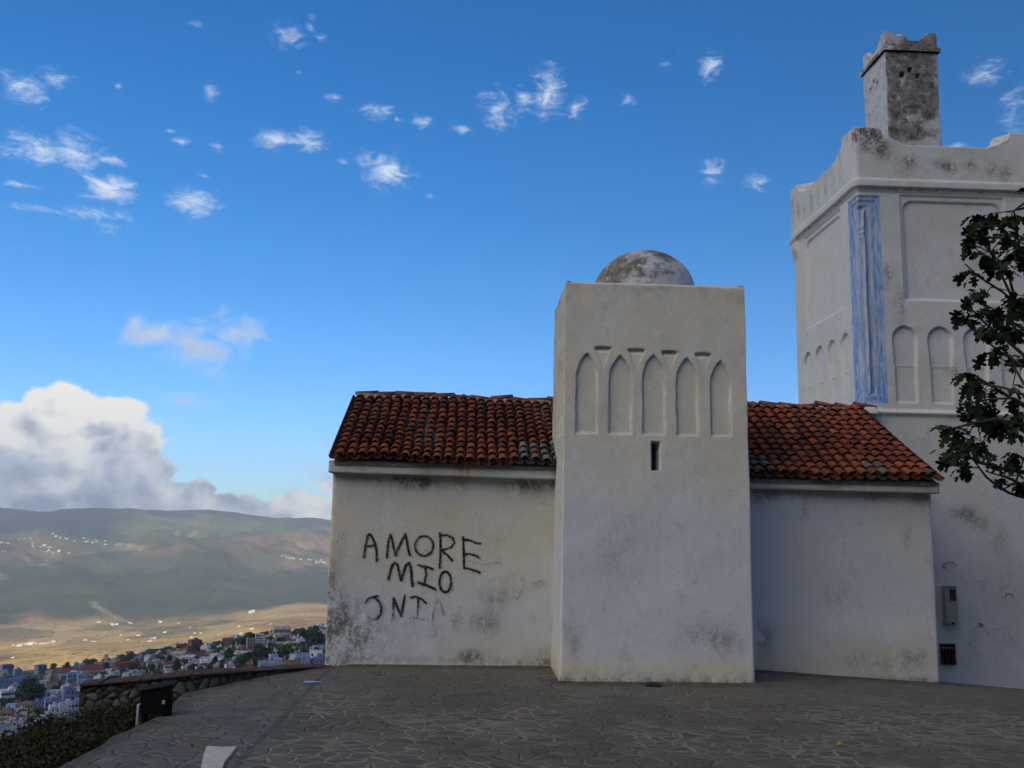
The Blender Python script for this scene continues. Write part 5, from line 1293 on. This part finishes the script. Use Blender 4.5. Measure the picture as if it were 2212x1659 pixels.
H1(1228, 1335, 505, 665, 'white', 'flat', 'white tiered apartment block standing tallest on the crest', f=q2, cols=4, floors=5, turn=.1)
H1(1112, 1225, 570, 720, 'beige', 'flat', 'beige apartment block left of the white tiered one', f=q2, cols=3, floors=4, turn=.2)
H1(1470, 1705, 415, 540, 'cream', 'flat', 'large cream building with dark colonnade under its flat top', f=q2, arc=True, cols=12, floors=2, turn=.1)
H1(2020, 2150, 360, 440, 'white', 'flat', 'white framed building at the right end of the crest', f=q2, arc=True, cols=5, floors=1)
H1(1640, 1855, 880, 945, 'ochre', 'flat', 'ochre yellow long wall house just above the stone coping', f=q2, cols=0, turn=0)
H1(105, 295, 745, 820, 'cream', 'flat', 'cream two-part block with small windows', f=q2, cols=6)
H1(200, 420, 805, 900, 'white', 'flat', 'white villa row below the cream two-part block', f=q2, cols=7)
H1(490, 780, 850, 920, 'white', 'flat', 'long white school-like block with many small windows', f=q2, cols=14, turn=.1)
H1(500, 610, 785, 850, 'white', 'red', 'white house with small red roof above the long white block', f=q2)
H1(-10, 140, 890, 960, 'white', 'red', 'white house with bright red gently sloping roof', f=q2, turn=0)
H1(965, 1110, 700, 760, 'white', 'red', 'white house with strong red roof amid dark trees', f=q2)
H1(1000, 1160, 755, 800, 'cream', 'flat', 'cream low house with curved front below the strong red roof', f=q2)
H1(1520, 1830, 620, 700, 'cream', 'flat', 'long cream wall building between two dark groves', f=q2)
H1(1700, 1800, 790, 890, 'pale blue', 'flat', 'pale blue stepped house at the left end of the blue cluster', f=q2)
H1(1790, 1960, 775, 870, 'sky blue', 'flat', 'sky blue house in the middle of the blue cluster', f=q2)
H1(1960, 2140, 730, 800, 'white', 'flat', 'white upper house of the blue cluster', f=q2)
H1(2010, 2150, 670, 740, 'pale blue', 'flat', 'topmost pale house of the blue cluster by the mosque wall', f=q2)
H1(2040, 2160, 830, 900, 'blue', 'flat', 'deep blue house of the cluster against the mosque wall', f=q2)
H1(1860, 2000, 860, 920, 'violet blue', 'flat', 'violet blue low house at the foot of the blue cluster', f=q2)
H1(1420, 1530, 790, 890, 'pale blue', 'flat', 'pale blue gabled house right of the large dark grove', f=q2)
H1(1280, 1640, 900, 950, 'pale blue', 'flat', 'row of pale blue low walls above the stone coping', f=q2)
H1(790, 930, 560, 640, 'brick red', 'flat', 'dark red house on the crest between trees', f=q2)
H1(900, 1040, 530, 600, 'pale blue', 'flat', 'bluish house with pink side on the crest', f=q2)
H1(1340, 1440, 600, 680, 'grey', 'flat', 'grey blue flat block right of the white tiered one', f=q2)
H1(620, 800, 490, 560, 'beige', 'flat', 'beige house hidden low on the crest', f=q2) if False else None
# filler houses
LM = [(p[0], p[1], n) for p, n in zip(placed, [None]*len(placed))]
def free(px, py, w, h):
    for p in placed:
        if abs(px-p[0]) < (w+p[2])*.42 and abs(py-p[1]) < max(3.2, (h+0)*.38): return False
    return True
def low_y(x): return 1659 if x < 150 else float(np.interp(x, [150, 178, 190, 470, 700], [1600, 1560, 1480, 1452, 1440]))
n_land = len(placed); tries = 0
while len(placed) < n_land+235 and tries < 6000:
    tries += 1; px = R.uniform(-10, 705); yc = float(np.interp(px, CX, CY))+10; yl = low_y(px)
    py = yc+(yl-yc)*R.random()**.9; t = (py-yc)/(1660-1440); w = R.uniform(9, 17)*(1+.9*t); h = w*R.uniform(.42, .8)
    if px > 330 and R.random() < .35: continue
    if not free(px, py, w, h): continue
    left = px < 200
    cn = R.choices(list(PAL), weights=[9, 7, 2.2 if left else .5, 4 if left else 1, 2.5 if left else .4, 5, 3.5, .8 if left else 1.6, .3, 3])[0]
    rf = 'flat' if R.random() < (.86 if left else .7) else R.choice(['red', 'red', 'brown'])
    house(px, py, w, h, cn, rf, near=py > yc+25)
# labels of the filler houses: what they look like and what they stand next to
LMK = [(q1(1419, 770), 'the slender town minaret'), (q1(970, 955), 'the bright blue windowed house'), (q1(90, 790), 'the deep blue crest house'), (q1(90, 1165), 'the long white block'), (q1(400, 1050), 'the big dark tree'), (q1(80, 1440), 'the white arcaded building'), (q1(940, 1360), 'the plain white cubic house'),
       (q1(650, 1650), 'the scrub bank'), (q1(700, 1240), 'the violet blue terrace house'), (q1(1250, 800), 'the wide red-roofed hall'), (q2(410, 740), 'the square brick block'), (q2(1280, 665), 'the white tiered apartment block'), (q2(1590, 540), 'the colonnaded cream building'), (q2(640, 920), 'the long white school-like block'),
       (q2(1750, 945), 'the ochre wall house'), (q2(1040, 760), 'the strong red roof'), (q2(2080, 440), 'the white framed crest building'), (q2(200, 820), 'the cream two-part block'), (q2(2000, 800), 'the blue cluster by the mosque'), (q1(30, 1640), 'the bottom left photo corner')]
used = {}
cands = {}
for p in placed[n_land:]:
    px, py, w, h, cn, rf, root, _ = p
    (lx, ly), nm = min(LMK, key=lambda k: (k[0][0]-px)**2+((k[0][1]-py)*1.7)**2)
    dx, dy = px-lx, (py-ly)*1.7
    dr = ('right of' if dx > 0 else 'left of') if abs(dx) > abs(dy) else ('below' if dy > 0 else 'above')
    far_ = 'close' if math.hypot(dx, dy) < 28 else 'farther'
    size = 'small' if w < 13 else 'mid-sized' if w < 18 else 'large'
    rt = {'flat': 'flat-roofed', 'red': 'red-roofed', 'brown': 'brown-roofed'}[rf]
    cands.setdefault((size, cn, rt, far_, dr, nm), []).append(p)
_o1 = ['', 'first', 'second', 'third', 'fourth', 'fifth', 'sixth', 'seventh', 'eighth', 'ninth', 'tenth', 'eleventh', 'twelfth', 'thirteenth', 'fourteenth', 'fifteenth', 'sixteenth', 'seventeenth', 'eighteenth', 'nineteenth']
_o2 = {2: 'twent', 3: 'thirt', 4: 'fort'}
def ordw(n): return _o1[n] if n < 20 else _o2[n//10]+('ieth' if n % 10 == 0 else 'y-'+_o1[n % 10])
ORD = ['leftmost']+[ordw(k)+' from left' for k in range(2, 50)]
for (size, cn, rt, far_, dr, nm), ps in cands.items():
    ps.sort(key=lambda p: p[0])
    for i, p in enumerate(ps):
        base = f'{size} {cn} {rt} house {far_} {dr} {nm}'
        if len(ps) > 1: base = f'{ORD[i]} '+base
        p[6]['label'] = base

# town trees
def crown_proto(kind, seed):
    rs2 = np.random.RandomState(seed); cs = []
    if kind == 'round':
        for k in range(9): cs.append((rs2.uniform(-.5, .5), rs2.uniform(-.5, .5), rs2.uniform(.35, .95), rs2.uniform(.28, .45), rs2.uniform(.28, .45), rs2.uniform(.2, .35)))
        n, s = 900, .075
    else:
        for k in range(7): z = k/7; cs.append((rs2.uniform(-.08, .08), rs2.uniform(-.08, .08), .25+z*1.3, .34*(1-z*.75), .34*(1-z*.75), .2))
        n, s = 700, .07
    vol = len(cs); idx = rs2.randint(0, vol, n); C = np.array(cs)[idx]; d = rs2.normal(size=(n, 3)); d /= np.linalg.norm(d, axis=1)[:, None]
    P = C[:, :3]+d*C[:, 3:]*(rs2.uniform(.3, 1.1, n)**.5)[:, None]; a = rs2.normal(size=(n, 3)); a /= np.linalg.norm(a, axis=1)[:, None]; b = np.cross(a, rs2.normal(size=(n, 3))); b /= np.linalg.norm(b, axis=1)[:, None]
    ss = s*rs2.uniform(.6, 1.5, n)[:, None]; v = np.stack([P-a*ss, P-b*ss*.7, P+a*ss, P+b*ss*.7], 1)
    me = fast_mesh('crown', v.reshape(-1, 3), np.arange(4*n).reshape(-1, 4), None, False); me.materials.append(M_CROWN); return me
PR = [crown_proto('round', s) for s in (1, 2, 3, 4)]+[crown_proto('tall', s) for s in (5, 6)]
tm = MB(); tm.tube([(0, 0, -.8), (.01, 0, .2), (0, .02, .6)], [.06, .045, .02], 6); TR = tm.mesh('trunk', True); TR.materials.append(M_BARK)
trees = []
def ttree(px, py, wpx, hpx, tall=False, label=None):
    X, Y, Z = on_terrain(px, py); k = Y/CF; w, h = wpx*k, hpx*k
    root = empty('town_tree', (X, Y, Z), label or '', 'tree', 'dark trees in the town', R.uniform(0, 6.28))
    hh = h/(1.6 if tall else 1.15); ww = w/(.8 if tall else 1.7)
    for nm, me in (('crown', R.choice(PR[4:] if tall else PR[:4])), ('trunk', TR)):
        o = bpy.data.objects.new(nm, me); COL.objects.link(o); o.parent = root; o.scale = (ww, ww, hh)
    trees.append((px, py, wpx, tall, root, label))
def T1(cx, yb, w, h, f=q1, tall=False, label=None): px, py = f(cx, yb); ttree(px, py, w*S5, h*S5, tall, label)
T1(400, 1260, 440, 400, label='largest dark tree of the town, left of the violet blue houses'); T1(470, 960, 90, 110, tall=True, label='pointed top tree behind the largest dark tree')
T1(540, 1180, 200, 240); T1(290, 1190, 220, 230); T1(60, 1260, 220, 120, label='dark shrubby trees between the white block and the arcaded building'); T1(540, 1400, 230, 140); T1(330, 1400, 180, 130)
T1(715, 755, 100, 100, label='round dark tree on the crest above the red-roofed halls'); T1(910, 740, 100, 95, tall=True); T1(1200, 690, 200, 95, label='broad dark tree on the crest left of the town minaret')
T1(1810, 830, 180, 190, label='dark tall grove right of the dark red long block'); T1(1530, 830, 110, 90); T1(1670, 830, 110, 100); T1(2080, 830, 150, 150); T1(1300, 920, 330, 100); T1(1480, 920, 240, 100); T1(1980, 820, 120, 110)
for (cx, yb, w, h) in ((2080, 560, 400, 90), (1900, 600, 260, 70), (1600, 640, 240, 60), (2200, 520, 200, 70), (1750, 625, 260, 60)): T1(cx, yb, w, h)
T1(1100, 960, 330, 240, q2, label='large olive dark grove just above the stone coping'); T1(1320, 880, 280, 240, q2, label='large black-green grove below the white tiered apartment block'); T1(1640, 850, 310, 220, q2, label='large dark grove left of the blue cluster')
T1(2080, 640, 260, 250, q2, label='dark wooded slope tree mass at the mosque wall edge'); T1(1900, 600, 280, 190, q2); T1(1780, 700, 260, 90, q2); T1(880, 860, 160, 200, q2, tall=False); T1(820, 970, 150, 130, q2); T1(440, 900, 110, 110, q2); T1(280, 910, 130, 110, q2); T1(170, 990, 160, 160, q2, True); T1(400, 1000, 180, 120, q2); T1(90, 700, 110, 60, q2); T1(230, 700, 180, 80, q2); T1(440, 740, 110, 120, q2); T1(1060, 660, 170, 130, q2); T1(700, 830, 180, 110, q2); T1(1620, 480, 150, 90, q2); T1(960, 860, 190, 100, q2); T1(640, 900, 120, 80, q2); T1(1560, 700, 160, 70, q2); T1(2000, 700, 200, 110, q2); T1(1850, 480, 120, 80, q2); T1(1200, 520, 180, 40, q2); T1(1420, 500, 180, 50, q2)
nt = 0
while nt < 95:
    px = R.uniform(0, 700); yc = float(np.interp(px, CX, CY))+9; yl = low_y(px); py = yc+(yl-yc)*R.random()
    if px < 200 and R.random() < .45: continue
    s = R.uniform(7, 20); ttree(px, py, s*1.2, s*R.uniform(.7, 1.1), R.random() < .2); nt += 1
for e, tx in enumerate(np.linspace(180, 700, 46)):          # trees breaking the crest line
    if R.random() < .8: ttree(float(tx)+R.uniform(-6, 6), float(np.interp(tx, CX, CY))+7+R.uniform(0, 4), R.uniform(12, 26), R.uniform(7, 13))
tc = {}
for t in trees:
    if t[5]: continue
    px, py, w, tall, root, _ = t
    (lx, ly), nm = min(LMK, key=lambda k: (k[0][0]-px)**2+((k[0][1]-py)*1.7)**2); dx, dy = px-lx, (py-ly)*1.7
    dr = ('right of' if dx > 0 else 'left of') if abs(dx) > abs(dy) else ('below' if dy > 0 else 'above')
    tc.setdefault((('slender' if tall else 'small round' if w < 14 else 'bushy' if w < 24 else 'broad'), dr, nm), []).append(t)
for (sz, dr, nm), ts in tc.items():
    ts.sort(key=lambda p: p[0])
    for i, t in enumerate(ts):
        base = f'{sz} dark tree {dr} {nm}'
        if len(ts) > 1: base = f'{ORD[i]} '+base
        t[4]['label'] = base

# far farmhouses and hamlets on the plain and the slopes
FC = {'w': (.80, .80, .78)}
def far_mesh(seed):
    r2 = random.Random(seed); m = MB(); m.box(-1, 1, -.6, .6, -1.5, 1, (.72, .71, .67)); m.box(-1, 1, -.6, -.55, 1, 1.12, (.72, .71, .67)); m.box(-1.6, -1.002, -.4, .5, -1.5, .6, (.62, .6, .56)); m.box(.3, .9, -.2, .4, 1.002, 1.5, (.72, .71, .67))
    for k in (-.55, 0, .55): m.box(k-.1, k+.1, -.63, -.598, .2, .6, (.05, .05, .06))
    me = m.mesh('farmhouse'); me.materials.append(M_HOUSE); return me
FM = far_mesh(1)
def f1(x, y): return x/3.77*.8848, (1200+y/3.77)*.8848
def f2(x, y): return (400+x/3.77)*.8848, (1200+y/3.77)*.8848
S3 = .8848/3.77
FH = []
for (x, y, w) in [(285, 1412, 50), (180, 1425, 45), (240, 1410, 30), (330, 1405, 22), (380, 1405, 24), (410, 1402, 20), (440, 1400, 24), (490, 1390, 32), (120, 1420, 16), (785, 1378, 30), (850, 1386, 14), (875, 1386, 14), (115, 1540, 24), (915, 1210, 26), (890, 1208, 10), (1030, 1228, 26), (1040, 1240, 20), (1075, 1232, 30), (1190, 1215, 22), (1210, 1222, 18), (1478, 1208, 26), (1465, 1198, 10),
                  (1108, 1323, 18), (1275, 1330, 24), (1182, 1370, 22), (1380, 1382, 28), (1425, 1352, 24), (1395, 1355, 12)]: FH.append((*f1(x, y), w*S3, 'plain'))
for (x, y, w) in [(810, 1120, 50), (692, 1245, 24), (810, 1275, 30), (712, 1310, 18), (10, 1305, 26), (135, 1213, 14), (343, 1308, 16), (240, 1255, 12), (285, 1310, 12), (255, 1345, 14), (985, 1225, 10)]: FH.append((*f2(x, y), w*S3, 'plain'))
VH = [(30, 437), (225, 442), (280, 442), (170, 448), (10, 475), (75, 475), (295, 487), (305, 507), (300, 503), (370, 515), (400, 512), (440, 522), (455, 520), (20, 560), (45, 557), (430, 565), (450, 553), (470, 562), (490, 570), (545, 547), (540, 565), (635, 568), (485, 400), (515, 415), (555, 422), (555, 440), (600, 433), (620, 440), (685, 460), (770, 440), (790, 465), (810, 465), (850, 475), (885, 458), (967, 458), (960, 492), (980, 490), (1060, 495), (470, 525), (415, 512)]
for (x, y) in VH: FH.append((*f1(x, y), R.uniform(9, 17)*S3, 'left'))
for (x, y) in [(1085, 603), (1120, 608), (1135, 622), (1145, 607), (1160, 620), (1185, 625), (1200, 625), (1260, 635), (1330, 633), (1345, 638), (1360, 635), (1390, 655), (1400, 638), (1405, 660), (1420, 650), (1420, 672), (1435, 655), (1455, 658), (1470, 665), (1480, 668), (1395, 670), (1450, 650)]: FH.append((*f2(x, y), R.uniform(10, 18)*S3, 'right'))
placed_f = []
for (px, py, w, zone) in FH:
    X, Y, Z = on_terrain(px, py, 2300, 8800); s = w*Y/CF/2.3
    o = bpy.data.objects.new('farmhouse', FM); COL.objects.link(o); o.location = (X, Y, Z+s*.25); s = max(s, 3.); o.scale = (s, s*.9, s*.62); o.rotation_euler = (0, 0, -math.atan2(X, Y)+R.uniform(-.4, .4))
    placed_f.append((px, py, zone, o, w))
for zone, nm in (('plain', 'tiny sunlit white farmhouse on the golden plain'), ('left', 'tiny white house of the upper left hillside hamlet'), ('right', 'tiny white house of the hillside village left of the mosque')):
    L = sorted([p for p in placed_f if p[2] == zone], key=lambda p: p[0])
    for i, p in enumerate(L):
        if zone == 'plain':
            q_ = 'wide' if p[4] > 7 else 'narrow' if p[4] < 4.5 else 'mid-sized'
            tag(p[3], f'{q_} white farmhouse on the golden plain, {ORD[i]} of them all', 'farmhouse', 'white farmhouses on the plain')
        else: tag(p[3], f'{nm}, {ORD[i]}', 'house', nm.replace('tiny white house', 'tiny white houses'))

# ------------------------------------------------------------------ haze
def haze():
    m = bpy.data.materials.new('haze'); m.use_nodes = True; t = m.node_tree; t.nodes.clear(); q = G(t); out = q.n('ShaderNodeOutputMaterial')
    v = q.n('ShaderNodeVolumePrincipled', {'Color': (.66, .80, 1., 1), 'Density': 7.0e-5, 'Anisotropy': .1}); t.links.new(v.outputs[0], out.inputs[1])
    b = MB(); b.box(-12600, 12600, -12600, 12600, -900, 740); o = b.build('haze', m); tag(o, kind='stuff')
haze()
